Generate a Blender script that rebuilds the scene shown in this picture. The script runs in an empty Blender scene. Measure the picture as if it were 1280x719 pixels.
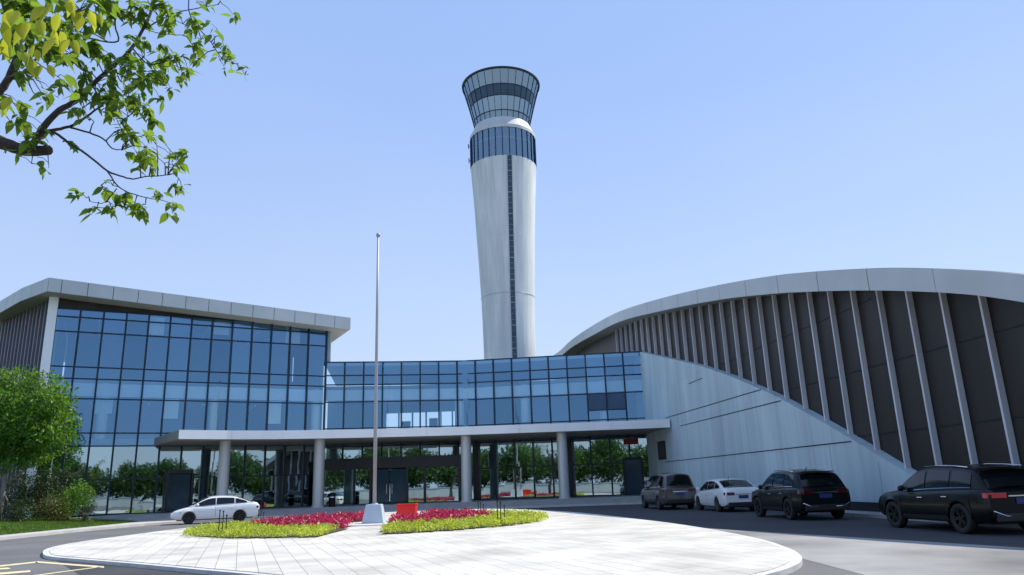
import bpy, bmesh, math, random
from mathutils import Vector, Matrix
random.seed(7)
scene = bpy.context.scene
col = scene.collection
R_ = math.radians
CAM_ROT = [[0.999399,0.034666,0.0],[0.008944,-0.257849,-0.966144],[-0.033493,0.965563,-0.258004]]
PLAZA = [(-13.46,22.24),(-14.48,24.05),(-15.22,26.34),(-15.47,28.8),(-15.49,31.88),(-15.4,36.3),(-14.06,39.96),(-12.83,44.23),(-10.91,47.87),(-7.85,50.57),(-4.77,51.34),(-1.49,48.54),(0.92,43.68),(2.77,38.1),(4.34,30.08),(5.1,24.81),(5.39,21.08),(5.46,18.14),(5.26,15.94),(5.02,14.67),(4.78,13.89),(4.45,13.16),(3.98,12.45),(3.53,11.93)]
PLAZA_L = [(-13.46,22.24),(-12.44,20.86),(-10.81,19.48),(-8.49,17.6),(-6.29,15.73),(-4.73,14.42)]
BRANCHES = [([(-4.99,6.0,4.84),(-4.75,6.0,4.72),(-4.52,6.0,4.61),(-4.38,6.0,4.55),(-4.24,6.0,4.51),(-4.04,5.95,4.49)],0.085,0.055,0),([(-4.23,6.0,4.53),(-4.18,6.05,4.78),(-4.09,6.1,4.96),(-4.02,6.2,5.11),(-3.92,6.25,5.3),(-3.79,6.3,5.5),(-3.66,6.4,5.79),(-3.58,6.5,6.2),(-3.57,6.6,6.62)],0.045,0.016,0),([(-4.2,6.03,4.71),(-4.11,6.05,4.73),(-4.03,6.1,4.78),(-3.92,6.1,4.82),(-3.84,6.15,4.94),(-3.76,6.2,5.05)],0.022,0.009,1),([(-3.97,6.1,4.78),(-3.79,6.1,4.72),(-3.65,6.1,4.65),(-3.57,6.1,4.56),(-3.48,6.1,4.54)],0.012,0.005,1),([(-3.95,6.05,4.61),(-3.73,6.0,4.46),(-3.5,5.95,4.27),(-3.38,5.95,4.22),(-3.24,5.9,4.16),(-3.13,5.9,4.18),(-2.94,5.9,4.19)],0.013,0.005,1),([(-4.14,6.04,4.71),(-4.06,6.04,4.7),(-3.95,6.05,4.61)],0.016,0.013,2),([(-3.5,5.95,4.27),(-3.37,5.9,4.11),(-3.27,5.9,4.04)],0.009,0.005,2),([(-3.37,5.9,4.08),(-3.42,5.9,4.01),(-3.47,5.9,3.95),(-3.59,5.9,3.97)],0.006,0.003,2),([(-3.27,5.9,4.04),(-3.13,5.9,3.99),(-2.99,5.9,3.96),(-2.83,5.9,3.91)],0.006,0.003,2),([(-4.44,5.5,4.56),(-4.27,5.5,4.76),(-4.17,5.5,4.89),(-4.13,5.5,5.07),(-4.11,5.5,5.26),(-4.15,5.5,5.53),(-4.22,5.5,5.86)],0.045,0.02,1),([(-4.15,5.5,4.92),(-4.07,5.5,5.14),(-4.04,5.5,5.33),(-4.03,5.5,5.57),(-4.03,5.5,5.85)],0.028,0.012,2),([(-4.12,5.5,4.93),(-4.02,5.5,5.0),(-3.94,5.5,5.12),(-3.85,5.5,5.21)],0.018,0.007,2),([(-4.21,5.2,4.89),(-4.04,5.2,5.01),(-3.97,5.2,5.2),(-3.97,5.2,5.47)],0.03,0.015,1),([(-4.17,6.3,5.9),(-3.97,6.3,5.82),(-3.75,6.3,5.8),(-3.8,6.3,5.99),(-3.8,6.3,6.19),(-3.79,6.3,6.36)],0.008,0.012,2),([(-3.84,6.5,6.24),(-3.69,6.5,6.13),(-3.57,6.5,6.05),(-3.41,6.5,6.0),(-3.22,6.5,5.98)],0.006,0.004,2),([(-3.6,6.5,6.07),(-3.47,6.5,6.16),(-3.27,6.5,6.25),(-3.07,6.5,6.29),(-2.89,6.5,6.32)],0.009,0.004,2),([(-3.19,6.5,6.53),(-3.19,6.5,6.31),(-3.13,6.5,6.13),(-3.03,6.5,6.01),(-2.91,6.5,5.86),(-2.8,6.5,5.69),(-2.65,6.5,5.63)],0.008,0.004,1),([(-3.66,6.4,5.79),(-3.49,6.4,5.6),(-3.33,6.4,5.61),(-3.14,6.4,5.54)],0.009,0.004,2),([(-3.79,6.3,5.5),(-3.61,6.3,5.39),(-3.45,6.3,5.37),(-3.37,6.3,5.26)],0.009,0.004,2),([(-3.92,6.25,5.3),(-3.76,6.2,5.11),(-3.6,6.2,5.06),(-3.43,6.2,4.97),(-3.34,6.2,4.87)],0.009,0.004,2)]
CLUSTERS = [((-3.83,5.2,5.39),0.31,0.111,60,0.11),((-3.83,5.8,5.8),0.311,0.11,80,0.1),((-3.78,5.0,5.03),0.155,0.131,30,0.12),((-3.78,5.4,5.3),0.18,0.141,50,0.11),((-3.87,5.9,5.64),0.155,0.112,34,0.1),((-3.87,5.1,4.83),0.085,0.073,12,0.12),((-3.78,5.4,5.05),0.154,0.103,26,0.11),((-3.9,5.9,5.39),0.126,0.112,28,0.09),((-3.76,6.3,6.14),0.225,0.105,60,0.09),((-3.5,6.4,6.22),0.213,0.107,60,0.085),((-3.23,6.5,6.11),0.139,0.077,26,0.08),((-3.29,6.4,6.12),0.152,0.076,26,0.08),((-3.86,6.1,5.51),0.131,0.102,30,0.09),((-3.98,6.2,5.43),0.103,0.074,18,0.085),((-3.75,6.3,5.59),0.165,0.105,44,0.085),((-3.53,6.4,5.67),0.152,0.107,40,0.085),((-3.32,6.4,5.72),0.122,0.091,30,0.085),((-3.16,6.4,5.55),0.091,0.091,18,0.085),((-3.5,6.3,5.45),0.18,0.105,44,0.085),((-3.31,6.4,5.42),0.069,0.069,10,0.09),((-3.37,6.3,5.29),0.105,0.06,16,0.09),((-3.68,6.3,5.36),0.135,0.09,34,0.08),((-3.84,6.2,5.29),0.103,0.074,24,0.08),((-3.53,6.2,5.13),0.162,0.074,36,0.08),((-3.69,6.2,5.08),0.133,0.074,30,0.08),((-3.84,6.1,5.05),0.102,0.058,20,0.08),((-3.93,6.1,5.08),0.073,0.058,12,0.08),((-3.35,6.2,4.97),0.103,0.074,22,0.08),((-3.48,6.15,4.9),0.146,0.073,34,0.08),((-3.31,6.2,4.87),0.074,0.074,14,0.085),((-3.5,6.1,4.74),0.102,0.058,22,0.08),((-3.76,6.1,4.83),0.102,0.058,14,0.08),((-3.38,6.1,4.66),0.087,0.058,14,0.08),((-3.46,6.1,4.6),0.058,0.051,8,0.085),((-3.23,6.0,4.51),0.057,0.064,8,0.09),((-3.06,5.9,4.47),0.056,0.049,8,0.09),((-2.94,5.9,4.42),0.077,0.056,12,0.085),((-2.83,5.9,4.33),0.063,0.056,10,0.085),((-3.09,5.9,4.28),0.112,0.063,18,0.085),((-3.2,5.9,4.31),0.049,0.049,6,0.085),((-2.84,5.9,4.15),0.084,0.056,12,0.08),((-2.98,5.9,4.3),0.084,0.056,12,0.08),((-3.51,5.9,4.11),0.07,0.056,9,0.085),((-3.41,5.9,4.11),0.063,0.042,7,0.085),((-3.62,5.9,4.0),0.049,0.049,6,0.085),((-3.52,5.9,3.91),0.07,0.056,10,0.085),((-3.39,5.9,3.89),0.07,0.056,8,0.08),((-3.3,5.9,4.0),0.056,0.056,7,0.085),((-3.2,5.9,3.94),0.077,0.063,13,0.085),((-3.11,5.9,3.92),0.077,0.063,12,0.085),((-2.99,5.9,3.99),0.042,0.063,6,0.08),((-2.88,5.9,3.87),0.07,0.049,8,0.08),((-3.96,6.0,4.59),0.05,0.043,5,0.09),((-4.06,6.0,4.39),0.043,0.05,3,0.1),((-4.21,6.0,4.39),0.036,0.036,2,0.1),((-4.37,6.0,4.52),0.057,0.036,3,0.08),((-4.17,5.6,4.6),0.107,0.12,16,0.1),((-4.11,5.7,4.56),0.081,0.081,12,0.09),((-3.95,5.2,4.61),0.062,0.099,9,0.12),((-4.18,6.0,4.7),0.071,0.057,8,0.08),((-4.07,5.6,4.66),0.053,0.067,5,0.09),((-3.93,5.5,4.79),0.039,0.039,3,0.1),((-3.85,5.5,4.77),0.033,0.039,3,0.1),((-3.99,5.6,4.97),0.067,0.053,7,0.09),((-3.61,5.3,4.81),0.05,0.063,4,0.11),((-3.96,5.5,4.96),0.052,0.039,4,0.09),((-3.03,6.5,5.92),0.093,0.077,20,0.085),((-2.89,6.5,5.86),0.093,0.07,18,0.085),((-2.84,6.5,5.96),0.062,0.046,8,0.08),((-2.82,6.5,5.67),0.054,0.039,5,0.08),((-2.7,6.5,5.63),0.054,0.046,7,0.08),((-2.64,6.5,5.59),0.039,0.046,5,0.08),((-3.03,6.5,5.7),0.039,0.039,4,0.08),((-3.01,6.5,6.31),0.046,0.046,6,0.085),((-2.85,6.5,6.33),0.07,0.046,9,0.085),((-3.12,6.5,5.87),0.077,0.077,14,0.085),((-3.2,6.5,5.74),0.077,0.077,12,0.085)]
BIGLEAVES = [(-2.78,4.0,4.42),(-2.77,4.0,4.32),(-2.61,3.9,4.14),(-3.08,4.2,4.3),(-2.65,3.9,4.19),(-2.96,4.2,4.23),(-2.79,4.2,4.61),(-2.77,4.4,4.74),(-3.16,4.2,3.96),(-2.7,3.8,4.35),(-2.89,3.8,4.34),(-2.83,3.8,4.23),(-2.91,4.0,4.42),(-2.94,3.8,4.25),(-2.85,4.4,4.71),(-2.83,4.2,4.64),(-3.02,3.9,4.2),(-2.92,4.1,4.27)]
LAWN = [(-23.0,32.24),(-23.36,34.73),(-23.19,37.96),(-23.34,42.5),(-22.36,45.89),(-22.77,48.8)]
MARKS = [[(-13.25,18.72),(-12.55,20.2),(-12.25,19.81),(-12.93,18.28)],[(-12.59,20.3),(-9.65,18.09),(-9.42,17.68),(-12.35,19.85)],[(-9.6,18.0),(-10.22,16.11),(-10.42,16.17),(-9.78,17.92)],[(-12.84,18.42),(-12.24,18.65),(-11.91,18.26),(-12.54,17.99)],[(-11.97,17.2),(-11.11,17.71),(-10.83,17.28),(-11.58,16.64)]]

# ------------------------------------------------------------------ materials
def nt(m):
    m.use_nodes = True
    return m.node_tree
def mat(name, color, rough=.6, metal=0., noise=.12, nscale=3., bump=0., bscale=40., spec=.5, coat=0., streak=False):
    m = bpy.data.materials.new(name); t = nt(m); N = t.nodes; L = t.links
    b = N['Principled BSDF']
    b.inputs['Roughness'].default_value = rough; b.inputs['Metallic'].default_value = metal
    b.inputs['Specular IOR Level'].default_value = spec
    if coat: b.inputs['Coat Weight'].default_value = coat; b.inputs['Coat Roughness'].default_value = .05
    tc = N.new('ShaderNodeTexCoord')
    if noise:
        n = N.new('ShaderNodeTexNoise'); n.inputs['Scale'].default_value = nscale; n.inputs['Detail'].default_value = 6
        src = tc.outputs['Object']
        if streak:
            mp = N.new('ShaderNodeMapping'); mp.inputs['Scale'].default_value = (1, 1, .12); L.new(src, mp.inputs['Vector']); src = mp.outputs[0]
        L.new(src, n.inputs['Vector'])
        r = N.new('ShaderNodeValToRGB')
        r.color_ramp.elements[0].position = .3; r.color_ramp.elements[1].position = .7
        r.color_ramp.elements[0].color = (*[c*(1-noise) for c in color], 1)
        r.color_ramp.elements[1].color = (*[min(1, c*(1+noise)) for c in color], 1)
        L.new(n.outputs['Fac'], r.inputs['Fac']); L.new(r.outputs['Color'], b.inputs['Base Color'])
    else: b.inputs['Base Color'].default_value = (*color, 1)
    if bump:
        n2 = N.new('ShaderNodeTexNoise'); n2.inputs['Scale'].default_value = bscale; n2.inputs['Detail'].default_value = 4
        L.new(tc.outputs['Object'], n2.inputs['Vector'])
        bp = N.new('ShaderNodeBump'); bp.inputs['Strength'].default_value = bump; bp.inputs['Distance'].default_value = .02
        L.new(n2.outputs['Fac'], bp.inputs['Height']); L.new(bp.outputs[0], b.inputs['Normal'])
    return m
def glass_mat(name, tint, trans, fac, wav=.012):
    m = bpy.data.materials.new(name); t = nt(m); N = t.nodes; L = t.links
    N.remove(N['Principled BSDF']); out = N['Material Output']
    g = N.new('ShaderNodeBsdfGlossy'); g.inputs['Roughness'].default_value = .015; g.inputs['Color'].default_value = (*tint, 1)
    tr = N.new('ShaderNodeBsdfTransparent'); tr.inputs['Color'].default_value = (*trans, 1)
    lw = N.new('ShaderNodeFresnel'); lw.inputs['IOR'].default_value = 1.5
    ma = N.new('ShaderNodeMath'); ma.operation = 'MULTIPLY_ADD'; ma.inputs[1].default_value = 1 - fac; ma.inputs[2].default_value = fac; ma.use_clamp = True
    L.new(lw.outputs[0], ma.inputs[0])
    mx = N.new('ShaderNodeMixShader'); L.new(ma.outputs[0], mx.inputs[0]); L.new(tr.outputs[0], mx.inputs[1]); L.new(g.outputs[0], mx.inputs[2])
    tc = N.new('ShaderNodeTexCoord'); n = N.new('ShaderNodeTexNoise'); n.inputs['Scale'].default_value = .5
    L.new(tc.outputs['Object'], n.inputs['Vector'])
    bp = N.new('ShaderNodeBump'); bp.inputs['Strength'].default_value = .25; bp.inputs['Distance'].default_value = wav
    L.new(n.outputs['Fac'], bp.inputs['Height']); L.new(bp.outputs[0], g.inputs['Normal'])
    L.new(mx.outputs[0], out.inputs['Surface'])
    geo = N.new('ShaderNodeNewGeometry'); oi = N.new('ShaderNodeObjectInfo'); ad = N.new('ShaderNodeMath'); ad.operation = 'ADD'
    L.new(geo.outputs['Random Per Island'], ad.inputs[0]); L.new(oi.outputs['Random'], ad.inputs[1])
    cr_ = N.new('ShaderNodeValToRGB'); hf = N.new('ShaderNodeMath'); hf.operation = 'MULTIPLY'; hf.inputs[1].default_value = .5
    L.new(ad.outputs[0], hf.inputs[0]); L.new(hf.outputs[0], cr_.inputs[0])
    cr_.color_ramp.elements[0].position = .1; cr_.color_ramp.elements[1].position = .9
    cr_.color_ramp.elements[0].color = (*[c*.80 for c in tint], 1); cr_.color_ramp.elements[1].color = (*[min(1, c*1.16) for c in tint], 1)
    L.new(cr_.outputs[0], g.inputs['Color'])
    return m
def leaf_mat(name, c0, c1, tr0, tw=.45):
    m = bpy.data.materials.new(name); t = nt(m); N = t.nodes; L = t.links
    b = N['Principled BSDF']; b.inputs['Roughness'].default_value = .45; out = N['Material Output']
    geo = N.new('ShaderNodeNewGeometry')
    r = N.new('ShaderNodeValToRGB'); r.color_ramp.elements[0].color = (*c0, 1); r.color_ramp.elements[1].color = (*c1, 1)
    L.new(geo.outputs['Random Per Island'], r.inputs['Fac'])
    tc = N.new('ShaderNodeTexCoord'); nz = N.new('ShaderNodeTexNoise'); nz.inputs['Scale'].default_value = 1.1; nz.inputs['Detail'].default_value = 2; L.new(tc.outputs['Object'], nz.inputs['Vector'])
    rr = N.new('ShaderNodeValToRGB'); rr.color_ramp.elements[0].position = .36; rr.color_ramp.elements[1].position = .64; rr.color_ramp.elements[0].color = (.45, .5, .5, 1); rr.color_ramp.elements[1].color = (1.25, 1.2, 1.1, 1)
    L.new(nz.outputs['Fac'], rr.inputs[0]); mv = N.new('ShaderNodeMixRGB'); mv.blend_type = 'MULTIPLY'; mv.inputs[0].default_value = 1
    L.new(r.outputs[0], mv.inputs[1]); L.new(rr.outputs[0], mv.inputs[2]); L.new(mv.outputs[0], b.inputs['Base Color'])
    tl = N.new('ShaderNodeBsdfTranslucent'); mix = N.new('ShaderNodeMixRGB'); mix.blend_type = 'MULTIPLY'; mix.inputs[0].default_value = 1
    r2 = N.new('ShaderNodeValToRGB'); r2.color_ramp.elements[0].color = (*[c*.6 for c in tr0], 1); r2.color_ramp.elements[1].color = (*tr0, 1)
    L.new(geo.outputs['Random Per Island'], r2.inputs['Fac']); L.new(r2.outputs[0], tl.inputs['Color'])
    mx = N.new('ShaderNodeMixShader'); mx.inputs[0].default_value = tw
    L.new(b.outputs[0], mx.inputs[1]); L.new(tl.outputs[0], mx.inputs[2]); L.new(mx.outputs[0], out.inputs['Surface'])
    return m
def asphalt_mat():
    m = mat('asphalt', (.15, .148, .147), .85, 0, .16, .35, .5, 120)
    t = m.node_tree; N = t.nodes; L = t.links; b = N['Principled BSDF']
    src = b.inputs['Base Color'].links[0].from_socket
    tc = [n for n in N if n.type == 'TEX_COORD'][0]
    n = N.new('ShaderNodeTexNoise'); n.inputs['Scale'].default_value = 90; n.inputs['Detail'].default_value = 3; L.new(tc.outputs['Object'], n.inputs['Vector'])
    mx = N.new('ShaderNodeMixRGB'); mx.blend_type = 'OVERLAY'; mx.inputs[0].default_value = .5
    L.new(src, mx.inputs[1]); L.new(n.outputs['Fac'], mx.inputs[2]); L.new(mx.outputs[0], b.inputs['Base Color'])
    return m
def paver_mat():
    m = bpy.data.materials.new('plaza_paving'); t = nt(m); N = t.nodes; L = t.links; b = N['Principled BSDF']; b.inputs['Roughness'].default_value = .8
    tc = N.new('ShaderNodeTexCoord'); mp = N.new('ShaderNodeMapping'); mp.inputs['Rotation'].default_value = (0, 0, R_(70))
    L.new(tc.outputs['Object'], mp.inputs['Vector'])
    br = N.new('ShaderNodeTexBrick'); br.inputs['Scale'].default_value = 1
    br.inputs['Brick Width'].default_value = .8; br.inputs['Row Height'].default_value = .4; br.inputs['Mortar Size'].default_value = .007
    br.inputs['Mortar Smooth'].default_value = .2; br.offset = .5; br.inputs['Bias'].default_value = -.2
    br.inputs['Color1'].default_value = (.71, .68, .61, 1); br.inputs['Color2'].default_value = (.60, .575, .52, 1); br.inputs['Mortar'].default_value = (.28, .265, .235, 1)
    L.new(mp.outputs[0], br.inputs['Vector'])
    n = N.new('ShaderNodeTexNoise'); n.inputs['Scale'].default_value = .5; n.inputs['Detail'].default_value = 8; L.new(tc.outputs['Object'], n.inputs['Vector'])
    r = N.new('ShaderNodeValToRGB'); r.color_ramp.elements[0].position = .3; r.color_ramp.elements[0].color = (.70, .69, .67, 1); r.color_ramp.elements[1].position = .7; r.color_ramp.elements[1].color = (1.08, 1.08, 1.08, 1)
    L.new(n.outputs['Fac'], r.inputs[0])
    mx = N.new('ShaderNodeMixRGB'); mx.blend_type = 'MULTIPLY'; mx.inputs[0].default_value = 1; L.new(br.outputs['Color'], mx.inputs[1]); L.new(r.outputs[0], mx.inputs[2])
    L.new(mx.outputs[0], b.inputs['Base Color'])
    bp = N.new('ShaderNodeBump'); bp.inputs['Strength'].default_value = .6; bp.inputs['Distance'].default_value = .01; bp.invert = True
    L.new(br.outputs['Fac'], bp.inputs['Height']); L.new(bp.outputs[0], b.inputs['Normal'])
    return m
def panel_concrete(name, color, bw, rh, msize=.006, axis='YZ', mort=.72):
    m = mat(name, color, .75, 0, .13, .8, .15, 25, streak=True); t = m.node_tree; N = t.nodes; L = t.links; b = N['Principled BSDF']
    src = b.inputs['Base Color'].links[0].from_socket; tc = [n for n in N if n.type == 'TEX_COORD'][0]
    sx = N.new('ShaderNodeSeparateXYZ'); cx_ = N.new('ShaderNodeCombineXYZ'); L.new(tc.outputs['Object'], sx.inputs[0])
    if axis == 'YZ': L.new(sx.outputs['Y'], cx_.inputs[0])
    else:
        at = N.new('ShaderNodeMath'); at.operation = 'ARCTAN2'; L.new(sx.outputs['Y'], at.inputs[0]); L.new(sx.outputs['X'], at.inputs[1])
        ml = N.new('ShaderNodeMath'); ml.operation = 'MULTIPLY'; ml.inputs[1].default_value = 4.0; L.new(at.outputs[0], ml.inputs[0]); L.new(ml.outputs[0], cx_.inputs[0])
    L.new(sx.outputs['Z'], cx_.inputs[1])
    br = N.new('ShaderNodeTexBrick'); br.inputs['Scale'].default_value = 1; br.inputs['Brick Width'].default_value = bw; br.inputs['Row Height'].default_value = rh
    br.inputs['Mortar Size'].default_value = msize; br.offset = 0; br.inputs['Color1'].default_value = (1, 1, 1, 1); br.inputs['Color2'].default_value = (.93, .94, .95, 1); br.inputs['Mortar'].default_value = (mort, mort, mort, 1)
    L.new(cx_.outputs[0], br.inputs['Vector']); mx = N.new('ShaderNodeMixRGB'); mx.blend_type = 'MULTIPLY'; mx.inputs[0].default_value = 1
    L.new(src, mx.inputs[1]); L.new(br.outputs['Color'], mx.inputs[2])
    st = N.new('ShaderNodeTexNoise'); st.inputs['Scale'].default_value = 3.5; st.inputs['Detail'].default_value = 5; mp = N.new('ShaderNodeMapping'); mp.inputs['Scale'].default_value = (1, 1, .05)
    L.new(tc.outputs['Object'], mp.inputs[0]); L.new(mp.outputs[0], st.inputs['Vector']); rp = N.new('ShaderNodeValToRGB'); rp.color_ramp.elements[0].position = .35; rp.color_ramp.elements[0].color = (.90, .91, .92, 1); rp.color_ramp.elements[1].position = .6; rp.color_ramp.elements[1].color = (1.04, 1.04, 1.03, 1)
    L.new(st.outputs['Fac'], rp.inputs[0]); m3 = N.new('ShaderNodeMixRGB'); m3.blend_type = 'MULTIPLY'; m3.inputs[0].default_value = .8; L.new(mx.outputs[0], m3.inputs[1]); L.new(rp.outputs[0], m3.inputs[2]); L.new(m3.outputs[0], b.inputs['Base Color'])
    return m
M = dict(
 hallconc=panel_concrete('hall_concrete', (.56, .68, .70), 1.25, 2.6),
 towerclad=panel_concrete('tower_cladding_panels', (.70, .72, .71), 1.57, 3.0, .012, 'R', .82),
 asphalt=asphalt_mat(), paver=paver_mat(),
 asphalt_shade=mat('shade_painted_asphalt', (.050, .050, .053), .85, 0, .2, .5, .5, 120),  # darker asphalt colour used where ground lies in shade
 lane=mat('sun_painted_lane', (.27, .265, .25), .85, 0, .5, .28, .4, 60),  # lighter road colour for the sunlit side, mottled
 kerb=mat('kerb_stone', (.62, .61, .58), .75, 0, .12, 2, .3, 60),
 walk=mat('pavement', (.50, .49, .47), .8, 0, .12, 1.5, .3, 60),
 walk_grey=mat('grey_pavement', (.34, .34, .335), .85, 0, .12, 1.5, .3, 60),
 yellow=mat('road_paint', (.72, .62, .36), .7, 0, .25, 8),
 soil=mat('soil', (.09, .07, .05), .95, 0, .3, 6, .6, 30),
 lawn=mat('lawn_base', (.045, .10, .015), .9, 0, .35, 1.2, .6, 60),
 field=mat('field', (.12, .14, .08), .9, 0, .25, .05),
 concrete=mat('fair_faced_concrete', (.47, .56, .62), .75, 0, .11, .8, .15, 25, streak=True),
 tower_white=mat('tower_cladding', (.56, .58, .58), .6, 0, .07, .7, .08, 10, streak=True),
 fascia=mat('aluminium_panel', (.50, .54, .53), .42, .1, .07, .5),
 canopyp=mat('canopy_panel', (.87, .90, .90), .45, 0, .05, .7),
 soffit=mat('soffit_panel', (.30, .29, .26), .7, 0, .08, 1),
 column=mat('column_cladding', (.52, .54, .54), .4, .3, .06, 1, streak=True),
 fin=mat('fin_metal', (.66, .68, .72), .5, .1, .12, 2, streak=True),
 fin_dark=mat('dark_fin_metal', (.24, .23, .27), .5, .1, .12, 2, streak=True),
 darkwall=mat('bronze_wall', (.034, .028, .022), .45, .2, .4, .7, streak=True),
 mull=mat('mullion_metal', (.012, .030, .052), .4, .5, .1, 3),
 darkframe=mat('dark_frame', (.022, .026, .030), .4, .4, .1, 3),
 interior=mat('interior_wall', (.20, .30, .34), .8, 0, .1, .6),
 interior_floor=mat('interior_floor', (.30, .31, .31), .5, 0, .1, .6),
 white_in=mat('interior_white', (.86, .92, .92), .7, 0, .03, 1),
 gup=glass_mat('blue_curtain_glass', (.29, .56, .88), (.86, 1.0, 1.0), .34),
 glow_=glass_mat('clear_curtain_glass', (.62, .78, .80), (.40, .55, .55), .60),
 gtow=glass_mat('tower_glass', (.46, .60, .68), (.55, .66, .68), .45),
 slit=mat('slit_glass', (.02, .06, .10), .12, .2, .2, 1),
 vent=mat('vent_glass', (.025, .075, .14), .35, 0, .1, 1),
 carglass=mat('car_glass', (.006, .009, .011), .05, 0, 0, spec=.45),
 tyre=mat('tyre_rubber', (.018, .018, .018), .8, 0, .1, 8),
 rim=mat('wheel_alloy', (.30, .31, .32), .3, .9, 0),
 rim_dark=mat('dark_wheel_alloy', (.05, .05, .055), .3, .8, 0),
 p_white=mat('white_car_paint', (.88, .88, .86), .35, 0, 0, coat=1),
 p_black=mat('black_car_paint', (.003, .005, .005), .3, 0, 0, spec=.2, coat=.15),
 p_green=mat('dark_green_car_paint', (.004, .008, .007), .3, 0, 0, spec=.2, coat=.2),
 p_van=mat('bronze_van_paint', (.14, .125, .11), .3, .6, 0, coat=1),
 plastic=mat('black_plastic', (.02, .02, .02), .6, 0, .1, 8),
 chrome=mat('chrome', (.75, .76, .78), .12, 1, 0),
 lampred=mat('tail_lamp_red', (.55, .006, .02), .15, 0, 0, coat=1),
 lampdark=mat('smoked_tail_lamp', (.09, .006, .008), .12, 0, 0, coat=1),
 lampclear=mat('head_lamp_clear', (.10, .12, .13), .08, .3, 0, coat=1),
 plate_blue=mat('plate_blue', (.03, .05, .18), .4, 0, 0),
 pole=mat('flagpole_steel', (.40, .41, .42), .5, .2, .05, 1),
 redbox=mat('red_plastic', (.82, .012, .010), .45, 0, .05, 2),
 redsign=mat('red_sign', (.28, .025, .02), .6, 0, .05, 2),
 black=mat('black_metal', (.015, .015, .016), .5, .3, 0),
 bark=mat('bark', (.075, .055, .042), .9, 0, .35, 12, .8, 30),
 bark_pale=mat('pale_bark', (.24, .22, .18), .9, 0, .3, 10, .6, 30),
 leaf_near=leaf_mat('plane_leaf', (.020, .055, .010), (.09, .17, .02), (.46, .72, .06), .38),
 leaf_big=leaf_mat('sunlit_leaf', (.14, .22, .02), (.28, .34, .03), (.80, .85, .05), .6),
 leaf_tree=leaf_mat('tree_leaf', (.03, .10, .012), (.11, .25, .02), (.32, .62, .04), .35),
 leaf_street=leaf_mat('street_leaf', (.03, .075, .02), (.09, .17, .035), (.16, .34, .05), .3),
 leaf_dark=leaf_mat('dark_shrub_leaf', (.010, .032, .010), (.035, .075, .018), (.08, .16, .02), .25),
 leaf_olive=leaf_mat('olive_shrub_leaf', (.07, .08, .015), (.15, .14, .02), (.25, .25, .03), .3),
 leaf_yellow=leaf_mat('yellow_green_leaf', (.30, .42, .03), (.52, .60, .05), (.80, .90, .06), .4),
 leaf_red=leaf_mat('crimson_leaf', (.22, .004, .03), (.62, .02, .11), (.80, .04, .16), .35),
 grass=leaf_mat('grass_blade', (.05, .12, .012), (.11, .21, .02), (.28, .42, .04), .4),
)

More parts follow.
